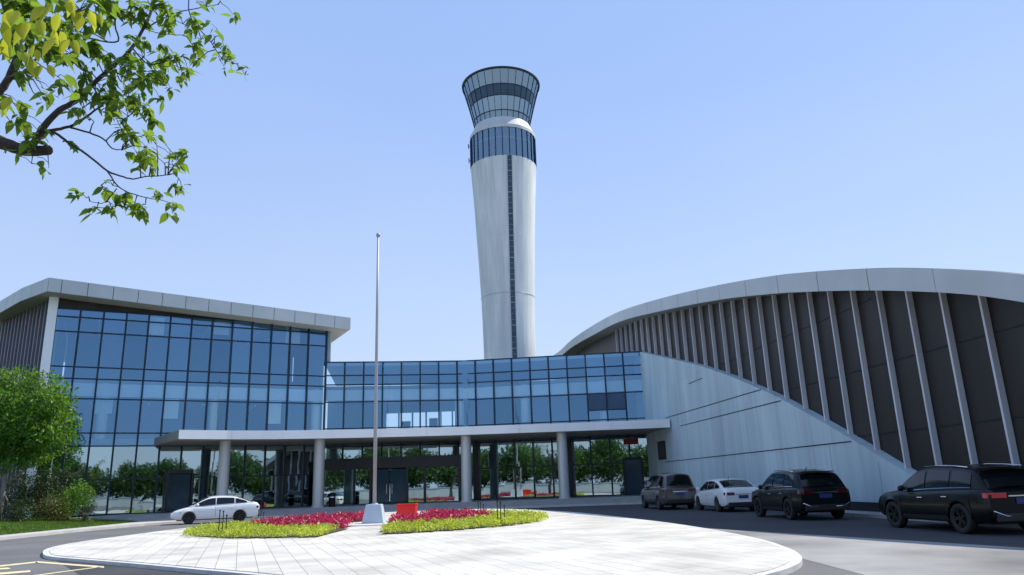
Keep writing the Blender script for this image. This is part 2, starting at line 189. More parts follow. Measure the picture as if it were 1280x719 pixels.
# ------------------------------------------------------------------ helpers
class MB:
    def __init__(s): s.v = []; s.f = []
    def add(s, vs, fs):
        o = len(s.v); s.v += [tuple(p) for p in vs]; s.f += [tuple(o+i for i in f) for f in fs]; return s
    def box(s, c, d, rz=0, taper=1):
        cx, cy, cz = c; dx, dy, dz = d; co, si = math.cos(rz), math.sin(rz); vs = []
        for k in (-.5, .5):
            q = taper if k > 0 else 1
            for i, j in ((-.5, -.5), (.5, -.5), (.5, .5), (-.5, .5)):
                x, y = i*dx*q, j*dy*q; vs.append((cx+x*co-y*si, cy+x*si+y*co, cz+k*dz))
        return s.add(vs, [(3, 2, 1, 0), (4, 5, 6, 7), (0, 1, 5, 4), (1, 2, 6, 5), (2, 3, 7, 6), (3, 0, 4, 7)])
    def prism(s, poly, z0, z1):
        n = len(poly); vs = [(p[0], p[1], z0) for p in poly]+[(p[0], p[1], z1) for p in poly]
        return s.add(vs, [tuple(range(n))[::-1], tuple(range(n, 2*n))]+[(i, (i+1) % n, n+(i+1) % n, n+i) for i in range(n)])
    def bar(s, p, q, w, h=None, upv=(0, 0, 1)):
        h = h or w; p = Vector(p); q = Vector(q); d = (q-p).normalized(); u = Vector(upv)
        if abs(d.dot(u)) > .98: u = Vector((1, 0, 0))
        r = d.cross(u).normalized(); u = r.cross(d)
        vs = [a+r*(i*w/2)+u*(j*h/2) for a in (p, q) for i, j in ((-1, -1), (1, -1), (1, 1), (-1, 1))]
        return s.add(vs, [(3, 2, 1, 0), (4, 5, 6, 7), (0, 1, 5, 4), (1, 2, 6, 5), (2, 3, 7, 6), (3, 0, 4, 7)])
    def tube(s, pts, rs, n=8):
        pts = [Vector(p) for p in pts]; rings = []
        a = None
        for i, p in enumerate(pts):
            d = (pts[min(i+1, len(pts)-1)]-pts[max(i-1, 0)]).normalized()
            if a is None: a = d.cross(Vector((0, 0, 1)) if abs(d.z) < .9 else Vector((1, 0, 0))).normalized()
            else: a = (a-d*a.dot(d)).normalized()
            b = d.cross(a)
            rings.append([p+(a*math.cos(t)+b*math.sin(t))*rs[i] for t in [2*math.pi*k/n for k in range(n)]])
        vs = [v for r in rings for v in r]
        fs = [(i*n+k, i*n+(k+1) % n, (i+1)*n+(k+1) % n, (i+1)*n+k) for i in range(len(pts)-1) for k in range(n)]
        fs += [tuple(range(n))[::-1], tuple(range((len(pts)-1)*n, len(pts)*n))]
        return s.add(vs, fs)
    def lathe(s, prof, n=32, c=(0, 0, 0), a0=0):
        vs = [(c[0]+r*math.cos(a0+2*math.pi*k/n), c[1]+r*math.sin(a0+2*math.pi*k/n), c[2]+z) for r, z in prof for k in range(n)]
        fs = [(i*n+k, i*n+(k+1) % n, (i+1)*n+(k+1) % n, (i+1)*n+k) for i in range(len(prof)-1) for k in range(n)]
        return s.add(vs, fs)
    def build(s, name, m, parent=None, smooth=False, bevel=0):
        me = bpy.data.meshes.new(name); me.from_pydata(s.v, [], s.f); me.update()
        if smooth:
            for p in me.polygons: p.use_smooth = True
        o = bpy.data.objects.new(name, me); col.objects.link(o); me.materials.append(M[m] if isinstance(m, str) else m)
        if parent: o.parent = parent
        if smooth == 'auto':
            bm = bmesh.new(); bm.from_mesh(me)
            for e in bm.edges:
                if len(e.link_faces) == 2 and e.calc_face_angle(0) > R_(38): e.smooth = False
            bm.to_mesh(me); bm.free()
        if bevel:
            b = o.modifiers.new('bevel', 'BEVEL'); b.width = bevel; b.segments = 2; b.limit_method = 'ANGLE'
        return o
def empty(name, loc=(0, 0, 0), rz=0):
    o = bpy.data.objects.new(name, None); col.objects.link(o); o.location = loc; o.rotation_euler = (0, 0, rz); o.empty_display_size = .3; return o
def tag(o, label=None, cat=None, group=None, kind=None):
    if label: o['label'] = label
    if cat: o['category'] = cat
    if group: o['group'] = group
    if kind: o['kind'] = kind
    return o
def struct(o): o['kind'] = 'structure'; return o
def lerp(a, b, t): return a+(b-a)*t
def plin(pts, t):
    # point at arc length t on a plan polyline
    for a, b in zip(pts, pts[1:]):
        d = math.hypot(b[0]-a[0], b[1]-a[1])
        if t <= d or b is pts[-1]: return (a[0]+(b[0]-a[0])*t/d, a[1]+(b[1]-a[1])*t/d)
        t -= d
def plen(pts): return sum(math.hypot(b[0]-a[0], b[1]-a[1]) for a, b in zip(pts, pts[1:]))
def offset(pts, d):
    # shift a plan polyline towards the viewer side (right-hand normal) by d
    out = []
    for i, p in enumerate(pts):
        a = pts[max(i-1, 0)]; b = pts[min(i+1, len(pts)-1)]
        u = Vector((b[0]-a[0], b[1]-a[1])).normalized(); out.append((p[0]+u.y*d, p[1]-u.x*d))
    return out
def smooth_poly(pts, sub=4, closed=True):
    n = len(pts); out = []
    for i in range(n if closed else n-1):
        p = [Vector(pts[(i+k) % n] if closed else pts[max(0, min(n-1, i+k))]) for k in (-1, 0, 1, 2)]
        for j in range(sub):
            t = j/sub
            out.append(tuple(.5*((2*p[1])+(-p[0]+p[2])*t+(2*p[0]-5*p[1]+4*p[2]-p[3])*t*t+(-p[0]+3*p[1]-3*p[2]+p[3])*t**3)))
    if not closed: out.append(tuple(pts[-1]))
    return out
def inside(p, poly):
    x, y = p; c = False; n = len(poly)
    for i in range(n):
        x1, y1 = poly[i][:2]; x2, y2 = poly[(i+1) % n][:2]
        if (y1 > y) != (y2 > y) and x < (x2-x1)*(y-y1)/(y2-y1)+x1: c = not c
    return c

# ------------------------------------------------------------------ camera, light, sky
cam = bpy.data.cameras.new('camera'); co = bpy.data.objects.new('camera', cam); col.objects.link(co)
cam.sensor_width = 36; cam.lens = 26; cam.clip_end = 6000; cam.clip_start = .05
co.matrix_world = Matrix.Translation((0, 0, 1.5)) @ Matrix(CAM_ROT).to_4x4(); scene.camera = co
SUN_EL, SUN_AZ = R_(52), R_(60)   # azimuth measured from +Y towards +X
S = Vector((math.sin(SUN_AZ)*math.cos(SUN_EL), math.cos(SUN_AZ)*math.cos(SUN_EL), math.sin(SUN_EL)))
sl = bpy.data.lights.new('sun', 'SUN'); sl.energy = 5.0; sl.angle = R_(.5); sl.color = (1, .935, .82)
so = bpy.data.objects.new('sun', sl); col.objects.link(so); so.rotation_euler = S.to_track_quat('Z', 'Y').to_euler(); so.location = (30, 20, 60)
w = bpy.data.worlds.new('World'); scene.world = w; w.use_nodes = True; N = w.node_tree.nodes; L = w.node_tree.links
bg = N['Background']; sky = N.new('ShaderNodeTexSky'); sky.sky_type = 'NISHITA'; sky.sun_disc = False
sky.sun_elevation = SUN_EL; sky.sun_rotation = SUN_AZ; sky.air_density = 1.3; sky.dust_density = .6; sky.ozone_density = 3
mx = N.new('ShaderNodeMixRGB'); mx.blend_type = 'MIX'; mx.inputs[0].default_value = .80
tcw = N.new('ShaderNodeTexCoord'); sxw = N.new('ShaderNodeSeparateXYZ'); L.new(tcw.outputs['Generated'], sxw.inputs[0]); rw = N.new('ShaderNodeValToRGB')
rw.color_ramp.interpolation = 'EASE'; rw.color_ramp.elements[0].position = 0; rw.color_ramp.elements[0].color = (.57, .70, .97, 1); rw.color_ramp.elements[1].position = .62; rw.color_ramp.elements[1].color = (.345, .52, .93, 1)
scw = N.new('ShaderNodeVectorMath'); scw.operation = 'SCALE'; scw.inputs['Scale'].default_value = 8.6
nzw = N.new('ShaderNodeTexNoise'); nzw.inputs['Scale'].default_value = 1.6; nzw.inputs['Detail'].default_value = 5; mpw = N.new('ShaderNodeMapping'); mpw.inputs['Scale'].default_value = (1, 1, 2.5)
L.new(tcw.outputs['Generated'], mpw.inputs[0]); L.new(mpw.outputs[0], nzw.inputs['Vector']); mmw = N.new('ShaderNodeMath'); mmw.operation = 'MULTIPLY_ADD'; mmw.inputs[1].default_value = -.22; L.new(nzw.outputs['Fac'], mmw.inputs[0])
adw = N.new('ShaderNodeMath'); adw.operation = 'ADD'; adw.inputs[1].default_value = .11; L.new(sxw.outputs['Z'], mmw.inputs[2]); L.new(mmw.outputs[0], adw.inputs[0])
L.new(adw.outputs[0], rw.inputs[0]); L.new(rw.outputs[0], scw.inputs[0]); L.new(scw.outputs[0], mx.inputs[2])
L.new(sky.outputs[0], mx.inputs[1]); L.new(mx.outputs[0], bg.inputs['Color']); bg.inputs['Strength'].default_value = .13
scene.view_settings.view_transform = 'Standard'; scene.view_settings.look = 'None'; scene.view_settings.exposure = 0
scene.render.engine = 'CYCLES'; scene.cycles.max_bounces = 10; scene.cycles.transparent_max_bounces = 24; scene.cycles.use_denoising = True

# ------------------------------------------------------------------ ground, roads, plaza
struct(MB().add([(-3000, -3000, -.03), (3000, -3000, -.03), (3000, 3000, -.03), (-3000, 3000, -.03)], [(0, 1, 2, 3)]).build('ground', 'field'))
struct(MB().add([(-60, -18, 0), (40, -18, 0), (40, 62, 0), (-60, 62, 0)], [(0, 1, 2, 3)]).build('road', 'asphalt'))
pz = [(min(p[0], 99), min(p[1], 49.4)) for p in PLAZA]
left = PLAZA_L
low = [left[-1], (-3.2, 13.0), (-1.2, 11.4), (.8, 10.5), (2.4, 10.7)]
poly = smooth_poly(list(reversed(left[1:]))[:0]+pz+list(reversed(low))+list(reversed(left[1:-1])), 3)
struct(MB().add([(5.2, 4, .004), (13, 4, .004), (10.9, 12, .004), (9.35, 16, .004), (5.75, 24.2, .004), (4.0, 32, .004), (2.2, 44, .004), (2, 44, .004), (5.2, 20, .004)], [(0, 1, 2, 3, 4, 5, 6, 7, 8)]).build('road', 'lane'))  # ends at the hall's shadow line: sunlight painted as pale ground
struct(MB().add([(13, 4, .004), (15.2, 8, .004), (11, 50.6, .004), (-2, 50.9, .004), (2.2, 44, .004), (4.0, 32, .004), (5.75, 24.2, .004), (9.35, 16, .004), (10.9, 12, .004)], [tuple(range(9))]).build('parking_strip_shade', 'asphalt_shade'))  # dark colour out to the shadow line paints in the hall's shade
struct(MB().add([(-12.3, 20.6, .004), (-8.4, 17.3, .004), (-4.6, 14.2, .004), (-1, 11, .004), (1, 9.6, .004), (-3, 7, .004), (-8.6, 15.5, .004)], [tuple(range(7))]).build('road', 'asphalt_shade'))  # dark patch in place of tree shade, painted as ground colour
struct(MB().prism(poly, -.02, .10).build('plaza', 'paver'))
# kerb ring round the plaza: a slightly lower light stone edge
def ring(poly, d):
    out = []; n = len(poly)
    for i in range(n):
        a = Vector(poly[(i-2) % n]); b = Vector(poly[(i+2) % n]); u = (b-a).normalized(); out.append((poly[i][0]-u.y*d, poly[i][1]+u.x*d))
    return out
area = sum(poly[i][0]*poly[(i+1) % len(poly)][1]-poly[(i+1) % len(poly)][0]*poly[i][1] for i in range(len(poly)))
kr = ring(poly, .16 if area < 0 else -.16); mb = MB(); n = len(poly)
vs = [(p[0], p[1], .085) for p in poly]+[(p[0], p[1], .085) for p in kr]+[(p[0], p[1], -.01) for p in kr]
mb.add(vs, [(i, (i+1) % n, n+(i+1) % n, n+i) for i in range(n)]+[(n+i, n+(i+1) % n, 2*n+(i+1) % n, 2*n+i) for i in range(n)])
struct(mb.build('plaza_kerb', 'kerb'))
for q in MARKS:
    struct(MB().add([(x, y, .006) for x, y in q], [tuple(range(len(q)))]).build('road_marking', 'yellow'))

PODF = [(-27, 45.6), (-24.6, 46.9), (-20.5, 48.2), (-16, 50.4), (-9.7, 51.9), (-4.8, 52.5), (3, 52.5), (10.2, 52.2)]
# pavement before the podium and along the lawn
side = [(-21.6, 22), (-21.6, 34), (-21.5, 39), (-20.9, 43), (-19.5, 46.2), (-16.6, 48.3), (-13, 49.9), (-8.5, 50.9), (-4, 51.2), (3, 51.2), (9.9, 50.9), (10.2, 53), (-28, 52), (-23.1, 47.5), (-22.9, 42), (-22.9, 34), (-22.9, 22)]
struct(MB().prism(side, -.02, .12).build('pavement', 'walk'))
mb = MB()
for k, (off, z) in enumerate(((.0, .48), (.34, .36), (.68, .24))):
    f = offset(PODF, off); mb.prism([(f[i][0], f[i][1]) for i in range(len(f))]+[(10.2, 58.25-k*.01), (-4.1, 59.85-k*.01), (-15, 58.15-k*.01), (-27, 51.4-k*.01)], -.02, z)
struct(mb.build('podium_steps', 'walk_grey'))
# right side pavement by the hall wall
def wx(Y, o=0): return 16.2-.105*Y-o
struct(MB().prism([(wx(8, .02), 8), (wx(8, 1.5), 8), (wx(50.5, 1.1), 50.5), (wx(50.5, .02), 50.5)], -.02, .11).build('pavement', 'walk_grey'))
# ------------------------------------------------------------------ lawn
LE = [(-22.95, 22), (-22.95, 34), (-22.95, 42), (-23.15, 47.5), (-24.8, 46.6), (-27.2, 45.4), (-28.5, 46.8), (-31.6, 48.6), (-40, 54.5), (-62, 62), (-62, 22)]
def lawn_z(x): return .12+min(.34, max(0, -22.95-x)*.085)
mb = MB(); gx = [-62+i*.0 for i in range(1)]
xs = [-62, -50, -42, -36, -32, -30, -28, -27, -26, -25, -24, -23]
bm = bmesh.new(); vv = [bm.verts.new((x, y, 0)) for x, y in LE]; bm.faces.new(vv)
for x in xs[1:-1]:
    bmesh.ops.bisect_plane(bm, geom=bm.verts[:]+bm.edges[:]+bm.faces[:], plane_co=(x, 0, 0), plane_no=(1, 0, 0))
for v in bm.verts: v.co.z = lawn_z(v.co.x)
me = bpy.data.meshes.new('lawn'); bm.to_mesh(me); bm.free(); me.materials.append(M['lawn'])
for p in me.polygons:
    if p.normal.z < 0: p.flip()
lo = bpy.data.objects.new('lawn', me); col.objects.link(lo); struct(lo)
mb = MB()
for _ in range(52000):
    x = random.uniform(-36, -22.97); y = random.uniform(30, 49)
    if not inside((x, y), LE): continue
    z = lawn_z(x); h = random.uniform(.04, .10); a = random.uniform(0, 6.28); dx, dy = math.cos(a)*.018, math.sin(a)*.018
    lx, ly = random.uniform(-.03, .03), random.uniform(-.03, .03)
    mb.add([(x-dx, y-dy, z), (x+dx, y+dy, z), (x+lx, y+ly, z+h)], [(0, 1, 2)])
tag(mb.build('grass', 'grass'), 'bright green mown grass between the kerb and the glass wing', 'grass', kind='stuff')

# ------------------------------------------------------------------ curtain walls
def curtain(parent, line, nb, storeys, gmats, mw=.12, md=.20, tilt=.004, skip=lambda i, z: False):
    Lg = plen(line); pts = [plin(line, Lg*i/nb) for i in range(nb+1)]
    rows = sorted({z for st in storeys for z in st}); z0, z1 = rows[0], rows[-1]
    for i in range(nb):
        a, b = Vector(pts[i]), Vector(pts[i+1]); u = (b-a).normalized(); nrm = Vector((u.y, -u.x))
        for st, gm in zip(storeys, gmats):
            if skip(i, st[0]): continue
            mb = MB()
            for za, zb in zip(st, st[1:]):
                t = [random.uniform(-tilt, tilt)*1.2 for _ in range(4)]
                q = [(a+nrm*t[0], za), (b+nrm*t[1], za), (b+nrm*t[2], zb), (a+nrm*t[3], zb)]
                mb.add([(p.x, p.y, z) for p, z in q], [(0, 1, 2, 3)])
            mb.build('window', gm, parent)
    for i, p in enumerate(pts):
        a = Vector(pts[max(i-1, 0)]); b = Vector(pts[min(i+1, nb)]); u = (b-a).normalized(); nrm = Vector((u.y, -u.x))
        c = Vector(p)+nrm*(md/2-.05); MB().box((c.x, c.y, (z0+z1)/2), (mw, md, z1-z0+.06), math.atan2(u.y, u.x)).build('mullion', 'mull', parent)
    for z in rows:
        mb = MB(); o = offset(line, .012)
        for a, b in zip(o, o[1:]): mb.bar((a[0], a[1], z), (b[0], b[1], z), .10, .085)
        mb.build('transom', 'mull', parent)
    return pts
WA, WB = (-31.3, 49.2), (-15.0, 58.2)
wing = empty('glass_wing', (-23, 53, 0)); wing.location = (0, 0, 0)
tag(wing, 'tall blue glass office wing with oversailing sloping roof at the left', 'office building')
wl = [WA, WB]; n_b = 13
curtain(wing, wl, n_b, [[.49, 2.78, 4.98], [4.98, 5.85, 8.15, 9.5], [9.5, 10.3, 12.72, 13.75, 14.3]], ['glow_', 'gup', 'gup'])
wd = (Vector(WB)-Vector(WA)).normalized(); wn = Vector((wd.y, -wd.x))  # towards viewer
def W(s, d, z): p = Vector(WA)+wd*s-wn*d; return (p.x, p.y, z)     # s along the wall, d into the building
WL = (Vector(WB)-Vector(WA)).length
def wbox(mb, s0, s1, d0, d1, z0, z1):
    return mb.prism([W(s0, d0, 0)[:2], W(s1, d0, 0)[:2], W(s1, d1, 0)[:2], W(s0, d1, 0)[:2]], z0, z1)
wbox(MB(), .3, WL-.1, .16, .30, 8.35, 9.24).build('interior_band', 'white_in', wing)
wbox(MB(), .3, WL-.1, .5, 12, 9.3, 9.62).build('floor_slab', 'interior_floor', wing)
wbox(MB(), .3, WL-.1, .3, 12, 5.05, 5.5).build('floor_slab', 'interior_floor', wing)
wbox(MB(), .1, WL-.1, .2, 12, .2, .47).build('floor_slab', 'interior_floor', wing)
wbox(MB(), .3, WL, 12, 12.3, .47, 14.4).build('back_wall', 'interior', wing)
wbox(MB(), .3, WL, .2, 12, 14.4, 14.7).build('ceiling', 'interior', wing)
for x, y in ((-22.3, 54.85), (-15.75, 58.45), (-28.6, 51.4)):
    MB().lathe([(.36, 5.5), (.36, 9.3)], 20, (x, y, 0)).build('interior_column', 'white_in', wing, True)
wbox(MB(), .05, WL, .08, .3, 14.36, 15.3).build('upper_wall', 'darkwall', wing)
for s0, z0, z1 in ((2.9, 7.2, 8.3), (5.7, 12.9, 14.2), (10.2, 13.2, 14.2), (14.3, 6.6, 8.3), (15.5, 12.8, 14.2), (7.1, 6.9, 8.3), (11.5, 3.4, 4.7)):
    wbox(MB(), s0, s0+1.1, .35, .38, z0, z1).build('roller_blind', 'white_in', wing)
for s0 in (2.5, 6.2, 9.9, 13.6):
    for z in (8.0, 13.9): wbox(MB(), s0, s0+.16, 1.5, 9, z, z+.12).build('ceiling_batten', 'white_in', wing)
# end wall facing right
mb = MB(); wbox(mb, WL+.06, WL+.30, -.05, 12, 11.4, 14.75); mb.build('end_wall', 'interior', wing)
wbox(MB(), WL-.12, WL+.05, .8, 12, .47, 11.4).build('end_wall', 'interior', wing)
wbox(MB(), .02, .2, .4, 12, .47, 14.4).build('end_wall', 'interior', wing)
mb = MB()
for k in range(22): wbox(mb, WL+.30, WL+.42, .15+k*.5, .35+k*.5, 11.5, 14.7)
mb.build('louvre', 'fascia', wing)
# corner pier and the louvred flank
pc = Vector(WA)-wd*.22
MB().prism([tuple(pc-wd*.3+wn*.16), tuple(pc+wd*.26+wn*.16), tuple(pc+wd*.26-wn*.3), tuple(pc-wd*.3-wn*.3)], .1, 15.25).build('corner_pier', 'canopyp', wing)
FA = Vector((-31.75, 49.35)); FB = Vector((-39.2, 55.2)); fd = (FB-FA).normalized(); fnm = Vector((-fd.y, fd.x)); fnm = fnm if fnm.y < 0 else -fnm
MB().prism([tuple(FA-fnm*.25), tuple(FB-fnm*.25), tuple(FB-fnm*.6), tuple(FA-fnm*.6)], .1, 15.2).build('flank_wall', 'darkwall', wing)
nf = 14; FL = (FB-FA).length
for k in range(nf):
    p = FA+fd*(FL*(k+.5)/nf)
    MB().prism([tuple(p+fnm*.08-fd*.06), tuple(p+fnm*.08+fd*.06), tuple(p-fnm*.26+fd*.06), tuple(p-fnm*.26-fd*.06)], .2, 15.1).build('fin', 'fin_dark', wing)
MB().prism([(-39.3, 55.1), (-39.9, 55.6), (-44, 62), (-43, 63)], 10.5, 15.2).build('return_wall', 'canopyp', wing)
# roof: deep fascia that drops slightly to the right, soffit and cover
FR = [(-46.5, 61.5, 15.75), (-40.2, 55.2, 15.85), (-37.6, 52.6, 15.9), (-34.2, 49.7, 15.95), (-31.0, 47.5, 15.97), (-12.96, 57.5, 14.80)]
BK = [(-44, 75), (-40, 72), (-38, 70), (-36, 68.5), (-34, 67.5), (-19.5, 69.5)]
TH = .93
vs = [(x, y, z) for x, y, z in FR]+[(x, y, z-TH) for x, y, z in FR]+[(bx, by, z-.1) for (bx, by), (_, _, z) in zip(BK, FR)]+[(bx, by, z-TH-.1) for (bx, by), (_, _, z) in zip(BK, FR)]
n = len(FR); fs = []
for i in range(n-1): fs += [(i, i+1, 2*n+i+1, 2*n+i), (2*n+i, 2*n+i+1, 3*n+i+1, 3*n+i)]
MB().add(vs, fs+[(n-1, 2*n-1, 4*n-1, 3*n-1), (0, 2*n, 3*n, n)]).build('roof', 'fascia', wing)
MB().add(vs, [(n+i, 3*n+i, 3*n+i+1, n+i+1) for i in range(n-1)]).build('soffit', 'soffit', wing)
def fascia_panels(pts, th, step, gap, proud, m, parent, name='fascia'):
    # pts: list of (x,y,ztop,zbot); panels butt with narrow shadow gaps
    mb = MB(); back = MB()
    P = [Vector(p[:2]) for p in pts]; cum = [0]
    for a, b in zip(P, P[1:]): cum.append(cum[-1]+(b-a).length)
    def at(s):
        for i in range(len(P)-1):
            if s <= cum[i+1]+1e-6 or i == len(P)-2:
                t = (s-cum[i])/(cum[i+1]-cum[i]); u = (P[i+1]-P[i]).normalized(); nn = Vector((u.y, -u.x))
                return P[i].lerp(P[i+1], t), lerp(pts[i][2], pts[i+1][2], t), lerp(pts[i][3], pts[i+1][3], t), nn
    s = 0; brk = sorted(set([round(k*step, 4) for k in range(int(cum[-1]/step)+1)]+[round(c, 4) for c in cum]))
    for a, b in zip(brk, brk[1:]):
        ga = gap/2 if any(abs(a-k*step) < 1e-3 for k in range(1000)) else 0
        gb = gap/2 if any(abs(b-k*step) < 1e-3 for k in range(1000)) else 0
        if b-a < .05: ga = gb = 0
        q = [at(a+ga+1e-5), at(b-gb-1e-5)]
        nn = q[0][3]; v = []
        for d in (proud, 0.004):
            for (p, zt, zb, _), z in ((q[0], 3), (q[1], 3)):
                v += [(p.x+nn.x*d, p.y+nn.y*d, zb-.01), (p.x+nn.x*d, p.y+nn.y*d, zt+.01)]
        mb.add(v, [(0, 2, 3, 1), (4, 5, 7, 6), (0, 1, 5, 4), (2, 6, 7, 3), (1, 3, 7, 5), (0, 4, 6, 2)])
    return mb.build(name, m, parent)
fascia_panels([(x, y, z, z-TH) for x, y, z in FR], TH, 1.55, .035, .05, 'fascia', wing)

# centre block
CL = [(-15.0, 58.2), (-9.4, 59.15), (-4.1, 59.85), (0.5, 59.35), (5.2, 58.75), (10.1, 58.3)]
mid = empty('entrance_block'); tag(mid, 'low blue glass entrance block linking the tall wing and the curved hall', 'office building')
cpts = curtain(mid, CL, 17, [[.49, 2.84, 4.8], [4.8, 6.2, 8.25, 9.62, 10.35, 11.42]], ['glow_', 'gup'], skip=lambda i, z: False)
def cpoly(d0, d1, inset=.1):
    a = offset(CL, -d0); b = offset(CL, -d1); return a+list(reversed(b))
MB().prism(cpoly(.16, .30), 8.38, 9.22).build('interior_band', 'white_in', mid)
MB().prism(cpoly(.3, 12), 4.95, 5.5).build('floor_slab', 'interior_floor', mid)
MB().prism(cpoly(.2, 12), .2, .47).build('floor_slab', 'interior_floor', mid)
MB().prism(cpoly(.12, 12), 11.15, 11.44).build('roof', 'fascia', mid)
MB().prism(cpoly(.76, 12), 9.28, 9.6).build('ceiling', 'interior_floor', mid)
# back wall with an open glazed strip that lets the sky through
bk = offset(CL, -12); mb = MB()
def bw(x0, x1, z0, z1): mb.box(((x0+x1)/2, 71.2, (z0+z1)/2), (x1-x0, .25, z1-z0))
bw(-18, 13, .47, 6.9); bw(-18, 13, 8.5, 11.1); bw(-18, -12.4, 6.9, 8.5); bw(-5.2, 13, 6.9, 8.5)
for x in (-11.2, -9.9, -8.6, -7.2, -6.1): bw(x-.07, x+.07, 6.9, 8.5)
bw(-10.9, -10.1, 6.9, 7.7); bw(-8.3, -7.5, 6.9, 7.9)
mb.build('back_wall', 'interior', mid)
for x, y in ((-4.6, 60.45), (.75, 59.95), (7.0, 59.3)):
    MB().lathe([(.38, 5.5), (.38, 9.3)], 20, (x, y, 0)).build('interior_column', 'white_in', mid, True)
for x in (-13.6, -9.0, 2.4, 8.2): MB().box((x, 66, 2.6), (.7, .7, 4.3)).build('interior_column', 'interior', mid)
# dark piers beside the canopy columns at ground floor
for x, y in ((-15.1, 57.9), (-3.3, 59.45), (3.95, 58.6)):
    MB().box((x, y, 2.65), (.45, .4, 4.3)).build('pier', 'darkframe', mid)
# tilted-open vent windows, darker
for i in (15, 16):
    p, q = cpts[i-1], cpts[i]; MB().add([(p[0]+.06, p[1]-.06, 6.95), (q[0]-.06, q[1]-.06, 6.95), (q[0]-.06, q[1]-.05, 8.2), (p[0]+.06, p[1]-.05, 8.2)], [(0, 1, 2, 3)]).build('vent_window', 'vent', mid)
    MB().bar((p[0], p[1]-.07, 6.95), (q[0], q[1]-.07, 6.95), .06, .07).build('transom', 'mull', mid)
# entrance vestibule
vb = empty('vestibule'); vb.parent = mid
MB().box((-9.35, 57.4, 3.42), (10.3, 2.6, .78)).build('vestibule_roof', 'darkframe', vb)
for x in (-14.4, -12.1, -10.9, -8.2, -6.9, -4.35): MB().box((x, 56.2, 1.76), (.16, .16, 2.54)).build('post', 'darkframe', vb)
for a, b in ((-14.3, -12.2), (-12.0, -11.0), (-8.1, -7.0), (-6.8, -4.45)):
    MB().add([(a, 56.2, .5), (b, 56.2, .5), (b, 56.2, 3.0), (a, 56.2, 3.0)], [(0, 1, 2, 3)]).build('window', 'glow_', vb)
for a, b in ((-10.8, -9.6), (-9.5, -8.3)):
    d = MB().add([(a, 56.5, .5), (b, 56.5, .5), (b, 56.5, 2.95), (a, 56.5, 2.95)], [(0, 1, 2, 3)]).build('door', 'slit', vb)
    MB().bar((b-.15 if a < -10 else a+.15, 56.42, 1.2), (b-.15 if a < -10 else a+.15, 56.42, 1.9), .03).build('handle', 'chrome', d)
# side door at the right end with a red banner over it
dr = empty('side_door'); dr.parent = mid
MB().box((8.75, 58.15, 4.45), (1.1, .12, .42)).build('red_banner', 'redsign', dr)
MB().box((8.75, 58.2, 3.15), (1.4, .2, .22)).build('frame', 'darkframe', dr)
for x in (8.05, 9.45): MB().box((x, 58.2, 1.8), (.14, .2, 2.6)).build('frame', 'darkframe', dr)
MB().add([(8.1, 58.25, .5), (9.4, 58.2, .5), (9.4, 58.2, 3.05), (8.1, 58.25, 3.05)], [(0, 1, 2, 3)]).build('door_leaf', 'slit', dr)
# porch on the tall wing
pd = empty('side_porch'); pd.parent = wing
a = Vector((-24.35, 52.7)); b = Vector((-22.95, 53.45)); out = wn*.9
MB().prism([tuple(a+out), tuple(b+out), tuple(b), tuple(a)], 3.05, 3.3).build('porch_roof', 'darkframe', pd)
for p in (a, b): MB().prism([tuple(p-wd*.08+out), tuple(p+wd*.08+out), tuple(p+wd*.08), tuple(p-wd*.08)], .49, 3.05).build('jamb', 'darkframe', pd)
MB().prism([tuple(a+wd*.1+out*.5), tuple(b-wd*.1+out*.5), tuple(b-wd*.1+out*.4), tuple(a+wd*.1+out*.4)], .49, 3.04).build('door', 'slit', pd)

# ------------------------------------------------------------------ canopy
can = empty('entrance_canopy'); tag(can, 'long pale flat canopy on round columns over the entrance steps', 'canopy')
CF = [(-21.1, 46.75), (-18.7, 48.45), (-16.3, 49.75), (-13.1, 50.75), (-9.7, 51.45), (-4.8, 52.1), (-.3, 52.05), (3, 52.05), (6.9, 52.0), (10.55, 51.75)]
CB = [(-25.3, 52.4), (-20.5, 55.0), (-17.6, 56.6), (-15.1, 58.0), (-11.5, 58.6), (-4.8, 59.6), (-.3, 59.25), (3, 58.85), (6.9, 58.45), (10.05, 58.15)]
n = len(CF); zt, zb = 5.52, 4.98
vs = [(x, y, zt) for x, y in CF]+[(x, y, zb) for x, y in CF]+[(x, y, zt) for x, y in CB]+[(x, y, zb) for x, y in CB]; fs = []
for i in range(n-1): fs += [(i, i+1, 2*n+i+1, 2*n+i), (i, n+i, n+i+1, i+1)]
fs += [(n-1, 2*n-1, 4*n-1, 3*n-1)]
MB().add(vs, fs).build('slab', 'canopyp', can); MB().add([vs[0], vs[2*n], vs[3*n], vs[n]], [(0, 1, 2, 3)]).build('end_panel', 'soffit', can)
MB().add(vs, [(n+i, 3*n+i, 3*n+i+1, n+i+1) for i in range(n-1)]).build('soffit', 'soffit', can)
fascia_panels([(x, y, zt, zb) for x, y in CF], .54, 3.2, .03, .05, 'canopyp', can)
for x, y in ((-19.4, 50.0), (-13.55, 51.65), (-3.62, 53.0), (3.12, 53.0)):
    c = MB().lathe([(.42, .48), (.42, .60), (.36, .61), (.36, 2.98), (.35, 2.985), (.35, 3.005), (.36, 3.01), (.36, 4.97)], 28, (x, y, 0)).build('column', 'column', can, 'auto')

